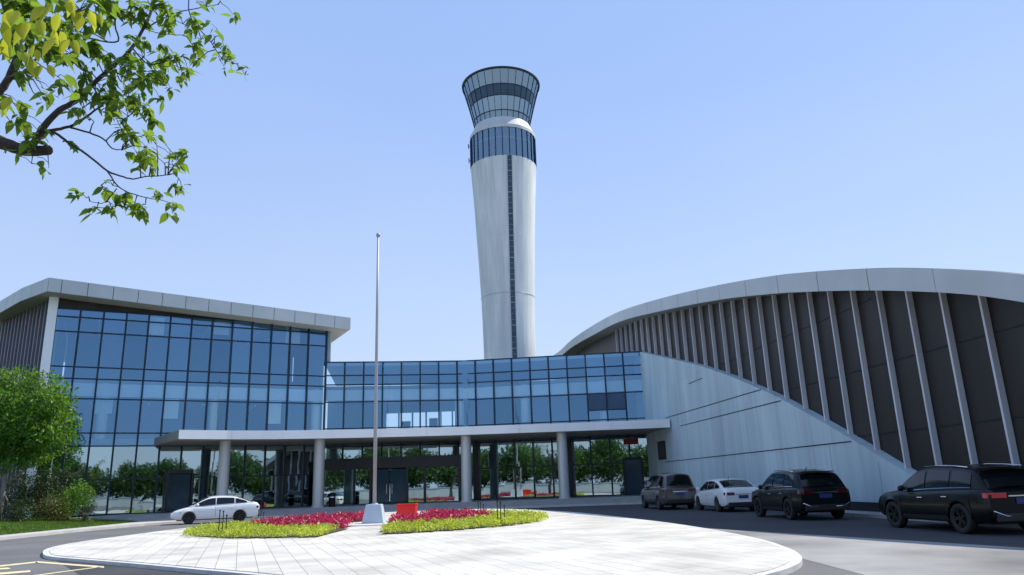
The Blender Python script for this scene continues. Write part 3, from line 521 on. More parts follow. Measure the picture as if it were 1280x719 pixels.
# ------------------------------------------------------------------ curved hall
hall = empty('curved_roof_hall'); tag(hall, 'dark finned hall under a long sweeping grey roof at the right', 'hall')
EDGE = [(3.5, 104, 17.9, 17.2), (5.4, 91.4, 17.25, 16.55), (6.48, 81.2, 16.9, 16.1), (7.62, 70.3, 16.1, 15.2), (8.78, 59.3, 14.97, 14.15), (10.03, 47.4, 13.1, 12.27), (11.01, 38.1, 11.4, 10.62), (11.64, 32.0, 10.14, 9.35), (11.95, 29.1, 9.46, 8.67), (12.25, 26.2, 8.72, 7.95), (12.55, 23.3, 7.92, 7.17), (12.86, 20.4, 7.0, 6.3), (13.08, 18.3, 6.26, 5.52), (13.25, 16.6, 5.5, 4.8)]
ys = [e[1] for e in EDGE]
xyz = [(e[0], e[1], e[2], e[3]) for e in EDGE]
# smooth the edge curve
sm = []
for i in range(len(EDGE)-1):
    P4 = [EDGE[max(0, min(len(EDGE)-1, i+k))] for k in (-1, 0, 1, 2)]
    for j in range(5):
        t = j/5; sm.append(tuple(.5*(2*P4[1][c]+(-P4[0][c]+P4[2][c])*t+(2*P4[0][c]-5*P4[1][c]+4*P4[2][c]-P4[3][c])*t*t+(-P4[0][c]+3*P4[1][c]-3*P4[2][c]+P4[3][c])*t**3) for c in range(4)))
sm.append(EDGE[-1])
def eat(Y):
    for a, b in zip(sm, sm[1:]):
        if b[1] <= Y <= a[1]:
            t = (a[1]-Y)/(a[1]-b[1]); return [lerp(a[c], b[c], t) for c in range(4)]
    return sm[-1]
n = len(sm); vs = []; K = 8
for x, y, zt_, zb_ in sm:
    for k in range(K):
        s_ = k/(K-1); vs.append((x+38*s_, y+2*s_, max(zt_+.02-13*s_, min(4.6, zt_))))
fs = [(i*K+k, i*K+k+1, (i+1)*K+k+1, (i+1)*K+k) for i in range(n-1) for k in range(K-1)]
MB().add(vs, fs).build('roof', 'fascia', hall, True)
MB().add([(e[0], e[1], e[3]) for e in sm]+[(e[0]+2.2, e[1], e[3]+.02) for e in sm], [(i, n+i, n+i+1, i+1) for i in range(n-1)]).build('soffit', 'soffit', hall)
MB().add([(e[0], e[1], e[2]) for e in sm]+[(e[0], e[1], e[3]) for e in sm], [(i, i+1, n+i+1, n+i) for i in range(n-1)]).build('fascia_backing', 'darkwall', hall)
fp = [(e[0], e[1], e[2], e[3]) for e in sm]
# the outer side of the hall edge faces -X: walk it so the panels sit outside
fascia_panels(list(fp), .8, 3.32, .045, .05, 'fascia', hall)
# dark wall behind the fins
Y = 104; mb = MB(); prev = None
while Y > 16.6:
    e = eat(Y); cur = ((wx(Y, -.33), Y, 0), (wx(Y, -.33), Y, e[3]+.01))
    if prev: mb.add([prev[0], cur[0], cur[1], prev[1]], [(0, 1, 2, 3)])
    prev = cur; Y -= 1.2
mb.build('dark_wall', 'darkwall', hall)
CT = [(9.95, 60.5, 11.9), (10.12, 57.9, 11.32), (11.43, 45.4, 8.26), (11.93, 40.7, 6.9), (12.44, 35.8, 5.3), (12.82, 32.15, 3.89), (13.13, 29.2, 2.68), (13.44, 26.2, 1.40), (13.7, 23.7, .50)]
def ctop(Y):
    if Y > CT[0][1]: return 11.9
    for a, b in zip(CT, CT[1:]):
        if b[1] <= Y <= a[1]: t = (a[1]-Y)/(a[1]-b[1]); return lerp(a[2], b[2], t)
    return .46
k = 0
for k in range(37):
    Y = 21.7-6*1.662+k*1.662
    if Y > 68: break
    if Y < 16.7: continue
    e = eat(Y); z0 = max(.46, ctop(Y)-.4); z1 = e[3]+.005
    if z1-z0 < .5: continue
    MB().box((wx(Y, -.20), Y, (z0+z1)/2), (.20, .085, z1-z0), R_(6)).build('fin', 'fin', hall)
# wall horizontal joints between the fins
for z in (2.9, 5.4, 7.9, 10.4):
    Ys = [Y for Y in [17+i*.5 for i in range(100)] if eat(Y)[3] > z+.3]
    MB().bar((wx(Ys[0], -.32), Ys[0], z), (wx(66, -.32), 66, z), .05, .05).build('wall_joint', 'darkframe', hall)
# concrete ramp wall, as one slab with a sweeping top edge
Ysam = [60.5-i*(60.5-23.7)/60 for i in range(61)]; n = len(Ysam); vs = []
import bisect
def ctop_s(Y):
    # smooth the sampled top
    return (ctop(Y-.8)+2*ctop(Y)+ctop(Y+.8))/4
for Y in Ysam: vs += [(wx(Y, .10), Y, .40), (wx(Y, .10), Y, max(.42, ctop_s(Y))), (wx(Y, -.325), Y, max(.42, ctop_s(Y))), (wx(Y, -.325), Y, .40)]
fs = [(4*i+a, 4*i+b, 4*i+4+b, 4*i+4+a) for i in range(n-1) for a, b in ((0, 1), (1, 2), (2, 3))]
MB().add(vs, fs+[(3, 2, 1, 0), (4*n-4, 4*n-3, 4*n-2, 4*n-1)]).build('concrete_wall', 'hallconc', hall)
def seam(Y0, z0, Y1, z1): MB().bar((wx(Y0, .103), Y0, z0), (wx(Y1, .103), Y1, z1), .02, .045).build('joint', 'darkframe', hall)
seam(54, 2.72, 29.5, 2.70); seam(53, 5.72, 37.0, 5.68); seam(50, 4.92, 35.0, 4.9); seam(47.5, 7.4, 45, 7.4)
for Y, z0, z1 in ((31.2, .45, 2.68), (27.9, .45, 1.9), (39.2, 2.75, 4.9), (45.9, 5.75, 8.0), (49, .45, 2.7)):
    MB().bar((wx(Y, .103), Y, z0), (wx(Y, .103), Y, z1), .015, .03).build('joint', 'concrete', hall)
MB().prism([(wx(16.9, -.34), 16.9), (wx(16.9, -.5), 16.9), (50, 19), (50, 18.6)], 0, 4.6).build('end_wall', 'darkwall', hall)
MB().prism([(wx(16.8, .16), 16.8), (wx(60, .16), 60), (wx(60, -.3), 60), (wx(16.8, -.3), 16.8)], -.02, .44).build('plinth', 'darkframe', hall)
MB().box((wx(54.4, .16), 54.4, 3.55), (.1, 1.7, 1.3), R_(6)).build('plaque', 'black', hall, bevel=.15)

# ------------------------------------------------------------------ control tower
tw = empty('control_tower', (-.6, 95, 0)); tag(tw, 'white airport control tower with flared glass cab', 'control tower')
MB().lathe([(3.32, 0), (3.33, 17), (3.42, 22), (3.5, 25.2), (3.78, 31), (4.16, 38.2), (4.48, 43.0), (4.55, 43.95), (4.2, 43.96)], 64).build('shaft', 'towerclad', tw, 'auto')
MB().lathe([(3.53, 25.3), (3.545, 25.33), (3.545, 25.42), (3.53, 25.45)], 64).build('seam_ring', 'column', tw, True)
ph = R_(-90+11)
prof = [(3.32, 0), (3.33, 17), (3.42, 22), (3.5, 25.2), (3.78, 31), (4.16, 38.2), (4.48, 43.0), (4.55, 43.95)]
def rad(z):
    for a, b in zip(prof, prof[1:]):
        if z <= b[1]: return lerp(a[0], b[0], (z-a[1])/(b[1]-a[1]))
    return 4.55
u = Vector((math.cos(ph), math.sin(ph), 0)); tv = Vector((-u.y, u.x, 0)); zs = [i*1.0 for i in range(44)]+[43.9]; vs = []
for z in zs:
    r = rad(z)+.05
    for s_ in (-.29, .29): vs.append(u*math.sqrt(max(r*r-.1, 1))+tv*s_+Vector((0, 0, z)))
MB().add(vs, [(2*i, 2*i+1, 2*i+3, 2*i+2) for i in range(len(zs)-1)]).build('slit_window', 'slit', tw)
mb = MB()
for i in range(0, 60):
    z = i*.74+.3; 
    if z > 43.8: break
    c = u*(rad(z)+.055)+Vector((0, 0, z)); mb.bar(c-tv*.30, c+tv*.30, .10, .06 if i % 4 else .16)
mb.build('slit_frame', 'fin_dark', tw)
for s_ in (-.34, .34):
    mb = MB()
    for a, b in zip(zs, zs[1:]):
        pa = u*(rad(a)+.05)+tv*s_+Vector((0, 0, a)); pb = u*(rad(b)+.05)+tv*s_+Vector((0, 0, b)); mb.bar(pa, pb, .06)
    mb.build('slit_edge', 'tower_white', tw)
NG = 30
def tband(name, r0, z0, r1, z1, m, nn=NG): return MB().lathe([(r0, z0), (r1, z1)], nn, a0=math.pi/nn).build(name, m, tw)
tband('gallery_glass', 4.50, 43.96, 4.50, 48.1, 'gtow')
MB().lathe([(4.2, 43.97), (4.2, 48.1)], 32).build('gallery_core', 'darkwall', tw)
MB().lathe([(4.32, 46.6), (4.32, 46.9)], 32).build('gallery_rail', 'white_in', tw)
for k in range(NG):
    a = 2*math.pi*k/NG+math.pi/NG; c, s_ = math.cos(a), math.sin(a)
    MB().bar((4.55*c, 4.55*s_, 43.9), (4.55*c, 4.55*s_, 48.12), .07, .12).build('mullion', 'mull', tw)
MB().lathe([(4.3, 48.08), (4.60, 48.1), (4.60, 48.55), (4.54, 48.60), (3.92, 49.95), (3.6, 49.98)], 64).build('collar', 'tower_white', tw, 'auto')
r_b, z_b, r_t, z_t = 3.78, 49.7, 5.42, 56.4
def rc(z): return lerp(r_b, r_t, ((z-z_b)/(z_t-z_b))**1.12) if z > z_b else r_b
zc = [49.7, 50.9, 52.9, 54.4, 56.4]
for (za, zb2), m in zip(zip(zc, zc[1:]), ('gtow', 'gtow', 'slit', 'gtow')):
    MB().lathe([(rc(za), za), (rc(zb2), zb2)], NG, a0=math.pi/NG).build('blind_band' if m == 'slit' else 'cab_glass', m, tw)
for k in range(NG):
    a = 2*math.pi*k/NG+math.pi/NG; c, s_ = math.cos(a), math.sin(a); mb = MB()
    for za, zb2 in zip(zc, zc[1:]):
        mb.bar(((rc(za)+.02)*c, (rc(za)+.02)*s_, za), ((rc(zb2)+.02)*c, (rc(zb2)+.02)*s_, zb2), .055, .08)
    mb.build('mullion', 'mull', tw)
for z in (50.9, 52.9, 54.4):
    MB().lathe([(rc(z)+.05, z-.05), (rc(z)+.06, z+.05)], 60).build('ring', 'mull', tw)
MB().lathe([(3.2, 49.9), (3.2, 50.8), (0, 50.8)], 32).build('cab_floor', 'interior', tw)
MB().lathe([(1.2, 50.8), (1.2, 55.8)], 16).build('cab_core', 'interior', tw)
MB().lathe([(0, 55.9), (rc(56.0)-.1, 56.0)], 40).build('cab_ceiling', 'interior', tw)
MB().lathe([(5.36, 56.36), (5.56, 56.38), (5.60, 56.62), (5.3, 56.8), (0, 57.1)], 64).build('roof_cap', 'darkframe', tw, 'auto')
for a, z in ((186, 47.3), (190, 45.0)):
    c, s_ = math.cos(R_(a)), math.sin(R_(a)); MB().bar((4.5*c, 4.5*s_, z), (4.85*c, 4.85*s_, z), .06).bar((4.8*c, 4.8*s_, z-.35), (4.8*c, 4.8*s_, z+.35), .12).build('antenna', 'darkframe', tw)

# ------------------------------------------------------------------ flagpole, red box, planting beds
PX, PY = -6.22, 33.0
struct(MB().lathe([(0, .14), (1.73, .14), (1.73, .05)], 48, (PX, PY, 0)).build('flagpole_platform', 'kerb'))
fpz = empty('flagpole', (PX, PY, .14)); tag(fpz, 'tall bare steel flagpole with ball finial on a tapered concrete block', 'flagpole')
MB().box((0, 0, .38), (.92, .92, .76), R_(2), .70).build('pedestal', 'concrete', fpz, bevel=.02)
MB().tube([(0, 0, .76), (0, 0, 4), (0, 0, 9), (0, 0, 12.86)], [.085, .08, .062, .045], 16).build('pole', 'pole', fpz, True)
MB().lathe([(0, 12.84), (.06, 12.86), (.10, 12.93), (.10, 12.98), (.06, 13.05), (0, 13.07)], 16).build('finial', 'pole', fpz, True)
MB().lathe([(.16, .76), (.16, .80), (.09, .82)], 20).build('base_flange', 'pole', fpz, True)
rb = empty('red_box', (-5.02, 34.4, .12)); tag(rb, 'bright red open topped box standing behind the red flowers', 'box')
mb = MB(); mb.box((0, 0, .34), (.74, .74, .66), 0, 1.10); mb.build('body', 'redbox', rb, bevel=.015)
mb = MB()
for x, y, dx, dy in ((0, .40, .86, .05), (0, -.40, .86, .05), (.405, 0, .05, .75), (-.405, 0, .05, .75)): mb.box((x, y, .70), (dx, dy, .07))
mb.build('rim', 'redbox', rb, bevel=.008)
BC = (-6.0, 31.9); BR = 7.4; EX = 7.2/7.4
def in_path(x, y):
    # gravel-free walkway from the front to the pole
    t = (y-24)/(33-24); cx = lerp(-5.35, -6.15, t); hw = lerp(.95, .75, t)
    return (y < 33.5 and abs(x-cx) < hw) or math.hypot(x-PX, y-PY) < 1.75 or (y > 33 and -7.15 < x < -4.35)
def bed_side(x, y): return 'l' if x < lerp(-5.35, -6.15, (y-24)/9) else 'r'
def red_zone(x, y): return math.hypot((x+6.2)/4.9, (y-32.6)/(4.2 if y < 32.6 else 6.3)) < 1
bed_label = {'l': 'left', 'r': 'right'}
for sd in 'lr':
    mb = MB(); n = 60; pts = []
    for i in range(n+1):
        a = math.pi*2*i/n
    # soil mound as small tiles inside the half disc
    st = .33
    for ix in range(-25, 26):
        for iy in range(-25, 26):
            x, y = BC[0]+ix*st, BC[1]+iy*st
            if math.hypot((x-BC[0])/EX, y-BC[1]) > BR-.38 or in_path(x, y) or bed_side(x, y) != sd: continue
            mb.add([(x-st/2, y-st/2, .13), (x+st/2, y-st/2, .13), (x+st/2, y+st/2, .13), (x-st/2, y+st/2, .13)], [(0, 1, 2, 3)])
    struct(mb.build('soil_bed', 'soil'))
    gy = MB(); rd = MB()
    for _ in range(64000):
        r = BR*math.sqrt(random.random())*1.0; a = random.uniform(0, 6.2832); x, y = BC[0]+r*EX*math.cos(a), BC[1]+r*math.sin(a)
        if bed_side(x, y) != sd or in_path(x, y): continue
        if r > BR-.02+.1*math.sin(a*37)+.06*math.sin(a*91): continue
        jx = .18*math.sin(x*7+y*5)
        red = red_zone(x+jx, y+jx)
        clump = .5+.5*math.sin(x*9.3+1.7*math.sin(y*8))*math.sin(y*9.9+1.3*math.sin(x*7)); clump = clump*(.75+.6*math.sin(x*2.1+y*1.3)**2)
        if clump < .16 and random.random() < .55: continue
        if red: zt0 = .22+.16*clump; s_ = random.uniform(.06, .11)
        else: zt0 = .15+.12*clump; s_ = random.uniform(.045, .085)
        edge = min(1, (BR-r)/.25+.45); z = .11+zt0*edge*random.uniform(.1, 1.05)
        a2 = random.uniform(0, 6.28); el = random.uniform(.2, 1.2); d = Vector((math.cos(a2)*math.cos(el), math.sin(a2)*math.cos(el), math.sin(el)))
        t = Vector((-math.sin(a2), math.cos(a2), 0)); p = Vector((x, y, z))
        (rd if red else gy).add([p, p+d*s_*.6+t*s_*.38, p+d*s_*1.25, p+d*s_*.6-t*s_*.38], [(0, 1, 2, 3)])
    tag(gy.build('ground_cover', 'leaf_yellow'), f'yellow green ground cover planting {bed_label[sd]} of the flagpole', 'ground cover', kind='stuff')
    tag(rd.build('red_flowers', 'leaf_red'), f'crimson bedding plants {bed_label[sd]} of the flagpole', 'flowers', kind='stuff')

# lawn lamps: short black posts of three rods
def lawn_lamp(x, y, z, h, label):
    r = empty('lawn_lamp', (x, y, z)); tag(r, label, 'garden lamp', 'black lawn lamps in the flower beds')
    MB().box((0, 0, .09), (.15, .15, .18)).build('base', 'black', r, bevel=.01)
    for dx, dy, hh in ((-.11, 0, h), (.0, .04, h*.96), (.14, 0, h*.8)):
        MB().tube([(dx, dy, 0), (dx, dy, hh)], [.017, .017], 8).tube([(dx, dy, hh), (dx, dy, hh+.05)], [.03, .03], 8).build('rod', 'black', r)
    return r
lawn_lamp(-10.4, 27.0, .1, .86, 'black three rod lamp at the front left edge of the planting')
lawn_lamp(-.70, 28.1, .1, .82, 'black three rod lamp at the right end of the planting')
lawn_lamp(-12.5, 37.2, .1, .62, 'small black lamp at the rear left behind the crimson plants')
lawn_lamp(-1.9, 37.4, .1, .62, 'small black lamp at the rear right behind the crimson plants')
lb = empty('dark_standin', (-12.75, 52.3, .48)); tag(lb, 'dark stand-in for an unidentified shape beside the second canopy column', 'unidentified object')  # bin form added for a dark shape that stays unidentified
MB().lathe([(.20, 0), (.23, .05), (.23, .75), (.25, .78), (.25, .86), (.12, .95), (0, .96)], 20).build('body', 'black', lb, 'auto')
MB().lathe([(.235, .60), (.24, .61), (.24, .66), (.235, .67)], 20).build('band', 'chrome', lb, True)

# ------------------------------------------------------------------ cars
def cr(pts, x):
    # smooth interpolation through (x, v) points
    if x <= pts[0][0]: return pts[0][1]
    if x >= pts[-1][0]: return pts[-1][1]
    for i in range(len(pts)-1):
        if x <= pts[i+1][0]:
            x0, y0 = pts[i]; x1, y1 = pts[i+1]; t = (x-x0)/(x1-x0)
            m0 = ((y1-pts[i-1][1])/(x1-pts[i-1][0]) if i > 0 else (y1-y0)/(x1-x0))*(x1-x0)
            m1 = ((pts[i+2][1]-y0)/(pts[i+2][0]-x0) if i+2 < len(pts) else (y1-y0)/(x1-x0))*(x1-x0)
            return (2*t**3-3*t*t+1)*y0+(t**3-2*t*t+t)*m0+(-2*t**3+3*t*t)*y1+(t**3-t*t)*m1
def make_car(kind, paint, loc, rz, label, rim='rim', group=None):
    car = empty('parked_car', loc, rz); tag(car, label, 'car', group)
    if kind == 'sedan':
        Lc, Wd, H, wb_, wr = 4.65, 1.80, 1.47, 2.66, .325
        belt = [(-2.32, .88), (-2.2, 1.02), (-1.7, 1.055), (-1.2, 1.03), (0, .965), (.75, .93), (1.0, .945), (1.5, .88), (2.0, .76), (2.22, .66), (2.33, .52)]
        roof = [(-2.05, 1.05), (-1.6, 1.235), (-1.1, 1.41), (-.6, 1.475), (0, 1.485), (.40, 1.44), (.85, 1.25), (1.4, .94)]
        gx0, gx1 = -2.05, 1.4; fx = 1.38; rwin = (-1.95, -1.15); fwin = (.42, 1.22); wins = [(-1.62, -1.02), (-.95, -.02), (.04, 1.08)]
        ride = .20; cap_r = .60
    elif kind == 'suv':
        Lc, Wd, H, wb_, wr = 4.72, 1.90, 1.71, 2.76, .37
        belt = [(-2.34, 1.00), (-2.25, 1.08), (-1.6, 1.11), (0, 1.06), (.7, 1.03), (1.0, 1.06), (1.5, 1.02), (2.0, .95), (2.25, .84), (2.36, .66)]
        roof = [(-2.22, 1.10), (-2.05, 1.33), (-1.80, 1.58), (-1.3, 1.665), (-.5, 1.71), (0, 1.70), (.35, 1.63), (.75, 1.42), (1.25, 1.07)]
        gx0, gx1 = -2.22, 1.25; fx = 1.42; rwin = (-2.19, -1.86); fwin = (.42, 1.18); wins = [(-1.80, -1.10), (-1.02, -.12), (-.04, .86)]
        ride = .25; cap_r = .8
    else:
        Lc, Wd, H, wb_, wr = 4.95, 1.86, 1.86, 2.95, .34
        belt = [(-2.47, 1.05), (-2.40, 1.10), (-1.6, 1.12), (0, 1.08), (.9, 1.06), (1.3, 1.10), (1.7, 1.06), (2.1, .97), (2.36, .84), (2.47, .62)]
        roof = [(-2.40, 1.12), (-2.30, 1.45), (-2.12, 1.75), (-1.6, 1.84), (-.5, 1.87), (.2, 1.84), (.6, 1.74), (1.1, 1.42), (1.6, 1.09)]
        gx0, gx1 = -2.40, 1.6; fx = 1.52; rwin = (-2.385, -2.16); fwin = (.68, 1.52); wins = [(-2.05, -1.12), (-1.04, -.08), (.02, 1.12)]
        ride = .21; cap_r = .8
    rx = fx-wb_; hL = Lc/2; hw0 = Wd/2
    def wf(x): t = abs(x)/hL; return 1-(.17 if x > 0 else .10)*t**7
    def ring(x, cutarch=False):
        hw = hw0*wf(x); zb = cr(belt, x); t = abs(x)/hL; z0 = ride+.13*t**14+.02; zb = max(zb, z0+.25); m = zb-z0
        out = [(0, z0), (.74*hw, z0), (.93*hw, z0+.04), (.975*hw, z0+.14), (.99*hw, z0+.32*m), (hw, z0+.55*m), (.992*hw, z0+.74*m), (.972*hw, zb-.12*m), (.945*hw, zb-.045), (.90*hw, zb-.008), (.80*hw, zb+.006), (.45*hw, zb+.022), (0, zb+.028)]
        for xw in (fx, rx):
            if cutarch and abs(x-xw) < ra:
                h = wr+math.sqrt(ra*ra-(x-xw)**2)
                if h > z0+.05:
                    out[2] = (.745*hw, h); out[3] = (1.005*hw, h)
                    for i_ in (4, 5, 6): out[i_] = (out[i_][0]+.012*(1 if i_ < 6 else .5), max(out[i_][1], h+.012*(i_-3)))
        return out
    ra = wr*1.15
    xs = []; K = 46
    for i in range(K+1):
        t = -1+2*i/K; xs.append(hL*math.copysign(abs(t)**.72, t))
    for xw in (fx, rx):
        xs = [x for x in xs if abs(x-xw) > ra+.03]+[xw+q*(ra+.001) for q in (-1, 1)]+[xw+ra*math.cos(math.pi*q/18)*.9995 for q in range(19)]
    xs.sort()
    vs = []; nr = None
    for x in xs:
        h = ring(x, True); full = [(y, z) for y, z in h]+[(-y, z) for y, z in reversed(h[1:-1])]; nr = len(full)
        vs += [(x, y, z) for y, z in full]
    mb = MB(); mb.add(vs, [(i*nr+k, (i+1)*nr+k, (i+1)*nr+(k+1) % nr, i*nr+(k+1) % nr) for i in range(len(xs)-1) for k in range(nr)]+[tuple(range(nr)), tuple(range((len(xs)-1)*nr, len(xs)*nr))[::-1]])
    body = mb.build('body', paint, car, True)
    bm = bmesh.new(); bm.from_mesh(body.data); bmesh.ops.recalc_face_normals(bm, faces=bm.faces)
    bm.to_mesh(body.data); bm.free()
    for p in body.data.polygons: p.use_smooth = True
    bm = bmesh.new(); bm.from_mesh(body.data)
    for e in bm.edges:
        if len(e.link_faces) == 2 and e.calc_face_angle(0) > R_(42): e.smooth = False
    bm.to_mesh(body.data); bm.free()
    # greenhouse
    def gh(x): return max(0, cr(roof, x)-cr(belt, x)-.0)
    def side(x, t, off=0):
        hw = hw0*wf(x)*.925; h = max(gh(x)-.055, 0); z = cr(belt, x)-.02+h*t; y = hw-.30*h*t*(.6+.4*t)
        return (x, y+off, z)
    def top(x, s_, off=0):
        e = side(x, 1); y = e[1]*(1-s_); return (x+off*.5*(1 if x > 0 else -1), y, e[2]+.075*(1-(1-s_)**2.4)+off)
    gxs = [lerp(gx0, gx1, i/40) for i in range(41)]; S_ = [0, .12, .3, .6, 1]
    vs = []
    for x in gxs:
        half = [side(x, 0), side(x, .5), side(x, .9)]+[top(x, s_) for s_ in (0, .08, .25, .6)]+[top(x, 1)]
        vs += half+[(p[0], -p[1], p[2]) for p in reversed(half[:-1])]
    nr = 15
    MB().add(vs, [(i*nr+k, (i+1)*nr+k, (i+1)*nr+k+1, i*nr+k+1) for i in range(40) for k in range(nr-1)]).build('cabin', paint, car, True)
    def patch(fn, u0, u1, v0, v1, name, m, mirror=True, nu=12, nv=6, both=False):
        for sg in ((1, -1) if both else (1,)):
            vs = []
            for i in range(nu+1):
                for j in range(nv+1):
                    p = fn(lerp(u0, u1, i/nu), lerp(v0, v1, j/nv)); vs.append((p[0], p[1]*sg, p[2]))
            MB().add(vs, [(i*(nv+1)+j, (i+1)*(nv+1)+j, (i+1)*(nv+1)+j+1, i*(nv+1)+j+1) for i in range(nu) for j in range(nv)]).build(name, m, car, True)
    for a, b in wins:
        patch(lambda u, v: side(u, v, .009), a, b, .09, .90, 'side_window', 'carglass', both=True)
    def wtop(u, v): # v in -1..1 across
        p = top(u, 1-abs(v), .010); return (p[0], math.copysign(abs(p[1]), v), p[2])
    patch(wtop, rwin[0], rwin[1], -.86, .86, 'rear_window', 'carglass', nv=14)
    patch(wtop, fwin[0], fwin[1], -.88, .88, 'windscreen', 'carglass', nv=14)
    # body side surface patches
    def bs(x, t, off=.008):
        h = ring(x); z0, zb = h[2][1], h[8][1]; z = lerp(z0, zb, t)
        pts = h[2:10]
        for (ya, za), (yb, zb_) in zip(pts, pts[1:]):
            if za <= z <= zb_: return (x, lerp(ya, yb, (z-za)/(zb_-za+1e-9))+off, z)
        return (x, pts[-1][0]+off, z)
    seamx = [wins[1][1]+.04, wins[-1][1]+.06 if kind != 'van' else 1.2, wins[1][0]-.04]
    for x in seamx:
        patch(lambda u, v: bs(u, v, .004), x-.007, x+.007, .06, .97, 'door_seam', 'black', nu=1, nv=10, both=True)
    sill = 'plastic' if kind != 'sedan' else paint
    patch(lambda u, v: bs(u, v, .012), rx+wr*1.2, fx-wr*1.2, .0, .16, 'sill', sill, nv=3, both=True)
    for xh in (wins[1][0]+.12, wins[-1][0]+.12):
        for sg in (1, -1):
            p = bs(xh, .80, .018); MB().box((p[0], sg*p[1], p[2]), (.20, .035, .03)).build('door_handle', 'chrome' if paint != 'p_white' else paint, car, bevel=.008)
    if kind != 'sedan' or True:
        patch(lambda u, v: side(u, v, .013), wins[0][0], wins[-1][1], .06, .105, 'window_trim', 'chrome', nv=1, nu=20, both=True)
    # mirrors
    for sg in (1, -1):
        p = side(wins[-1][1]-.10, .08); MB().lathe([(0, -.08), (.06, -.06), (.085, 0), (.06, .06), (0, .08)], 12, (p[0], sg*(p[1]+.13), p[2]+.08)).build('wing_mirror', paint if paint != 'p_van' else 'plastic', car, True)
    # lamps, bumpers, plate
    xr = -hL; zbr = cr(belt, xr)
    zl = {'sedan': .86, 'suv': 1.0, 'van': 1.02}[kind]
    for sg in (1, -1):
        wtl = hw0*wf(xr)
        tl = 'lampred' if paint == 'p_black' else 'lampdark'
        MB().prism([(xr-.016, sg*wtl*.50), (xr-.016, sg*wtl*.90), (xr+.05, sg*(wtl+.010)), (xr+.16, sg*(hw0*wf(xr+.16)+.010)), (xr+.16, sg*wtl*.7), (xr+.05, sg*wtl*.5)], zl-.13, zl+.0).build('tail_lamp', tl, car, bevel=.012)
        xf = hL; wt2 = hw0*wf(xf-.2)
        zh = cr(belt, xf-.25)-.10
        MB().prism([(xf-.05, sg*wt2*.52), (xf-.14, sg*wt2*.86), (xf-.50, sg*(hw0*wf(xf-.5)+.006)), (xf-.50, sg*wt2*.7)], zh-.10, zh+.03).build('headlight', 'lampclear', car, bevel=.01)
    MB().box((hL-.01, 0, .52), (.06, Wd*.55, .22)).build('grille', 'plastic', car, bevel=.02)
    MB().box((xr-.005, 0, .42 if kind != 'sedan' else .36), (.10, Wd*.80, .20 if kind != 'sedan' else .14)).build('bumper_trim', 'plastic', car, bevel=.03)
    zp = {'sedan': .66, 'suv': .80, 'van': .78}[kind]
    MB().box((xr-.015, 0, zp), (.02, .44, .14)).build('number_plate', 'plate_blue', car)
    MB().box((xr-.012, 0, zp+.12), (.03, Wd*.42, .03)).build('boot_trim', 'chrome', car)
    if kind == 'suv':
        for sg in (1, -1):
            pts = [(x, sg*(side(x, 1)[1]-.04), side(x, 1)[2]+.062) for x in (-1.6, -1.1, -.5, .1)]
            MB().tube(pts, [.016]*4, 8).build('roof_rail', 'chrome', car, True)
            MB().tube([(xr-.02, sg*.82, .58), (xr-.05, sg*.55, .46), (xr-.05, sg*.3, .45)], [.016]*3, 8).build('bumper_chrome', 'chrome', car, True)
        MB().box((-1.96, 0, 1.60), (.24, 1.15, .03)).build('spoiler', paint, car, bevel=.01)
    MB().tube([(-1.3 if kind != 'sedan' else -.9, .1, H-.02), (-1.45 if kind != 'sedan' else -1.05, .1, H+.06)], [.02, .008], 6).build('roof_antenna', 'plastic', car)
    # underbody
    MB().box((0, 0, ride+.06), (Lc*.86, Wd*.72, .12)).build('underbody', 'plastic', car)
    # wheels
    for xw in (fx, rx):
        for sg in (1, -1):
            yw = sg*(hw0-.115); whl = empty('wheel', (xw, yw, wr)); whl.parent = car
            if sg < 0: whl.rotation_euler = (0, 0, math.pi)
            def lat(prof, n=28):
                m_ = MB(); m_.lathe(prof, n); m_.v = [(x, z, y) for x, y, z in m_.v]; return m_
            lat([(wr*.64, -.10), (wr*.95, -.105), (wr, -.08), (wr, .08), (wr*.95, .105), (wr*.66, .10), (wr*.64, .06)]).build('tyre', 'tyre', whl, True)
            rr = wr*.655; mb = lat([(rr, .10), (rr*.93, .095), (rr*.9, .03), (rr*.9, -.05)])
            for k in range(5):
                for dd in (-.13, .13):
                    a = 2*math.pi*k/5+dd; mb.bar((0.03*math.cos(a), .075, .03*math.sin(a)), (rr*.94*math.cos(a+dd*.4), .088, rr*.94*math.sin(a+dd*.4)), .035, .03, (0, 1, 0))
            m2 = lat([(0, .095), (.055, .09), (.06, .07)], 14); mb.add(m2.v, m2.f)
            mb.build('rim', rim, whl)
            lat([(0, .0), (rr*.9, .0)], 20).build('brake_disc', 'plastic', whl)
    return car
make_car('sedan', 'p_white', (-17.42, 44.05, 0), R_(204), 'white saloon car standing side on before the glass wing', 'rim_dark')
gcars = 'cars parked along the concrete hall wall'
make_car('suv', 'p_black', (11.45, 20.25, 0), R_(94.5), 'black SUV nearest the right edge, cut off by the frame', 'rim_dark', gcars).scale = (1.03, 1, .955)
make_car('suv', 'p_green', (10.2, 28.45, 0), R_(94), 'very dark green SUV parked between the white saloon and the black SUV', 'rim_dark', gcars)
make_car('sedan', 'p_white', (9.8, 36.7, 0), R_(95), 'white saloon parked between the bronze van and the dark SUV', 'rim', gcars)
make_car('van', 'p_van', (8.0, 41.75, 0), R_(95.5), 'bronze grey people carrier at the far end of the parked row', 'rim', gcars)

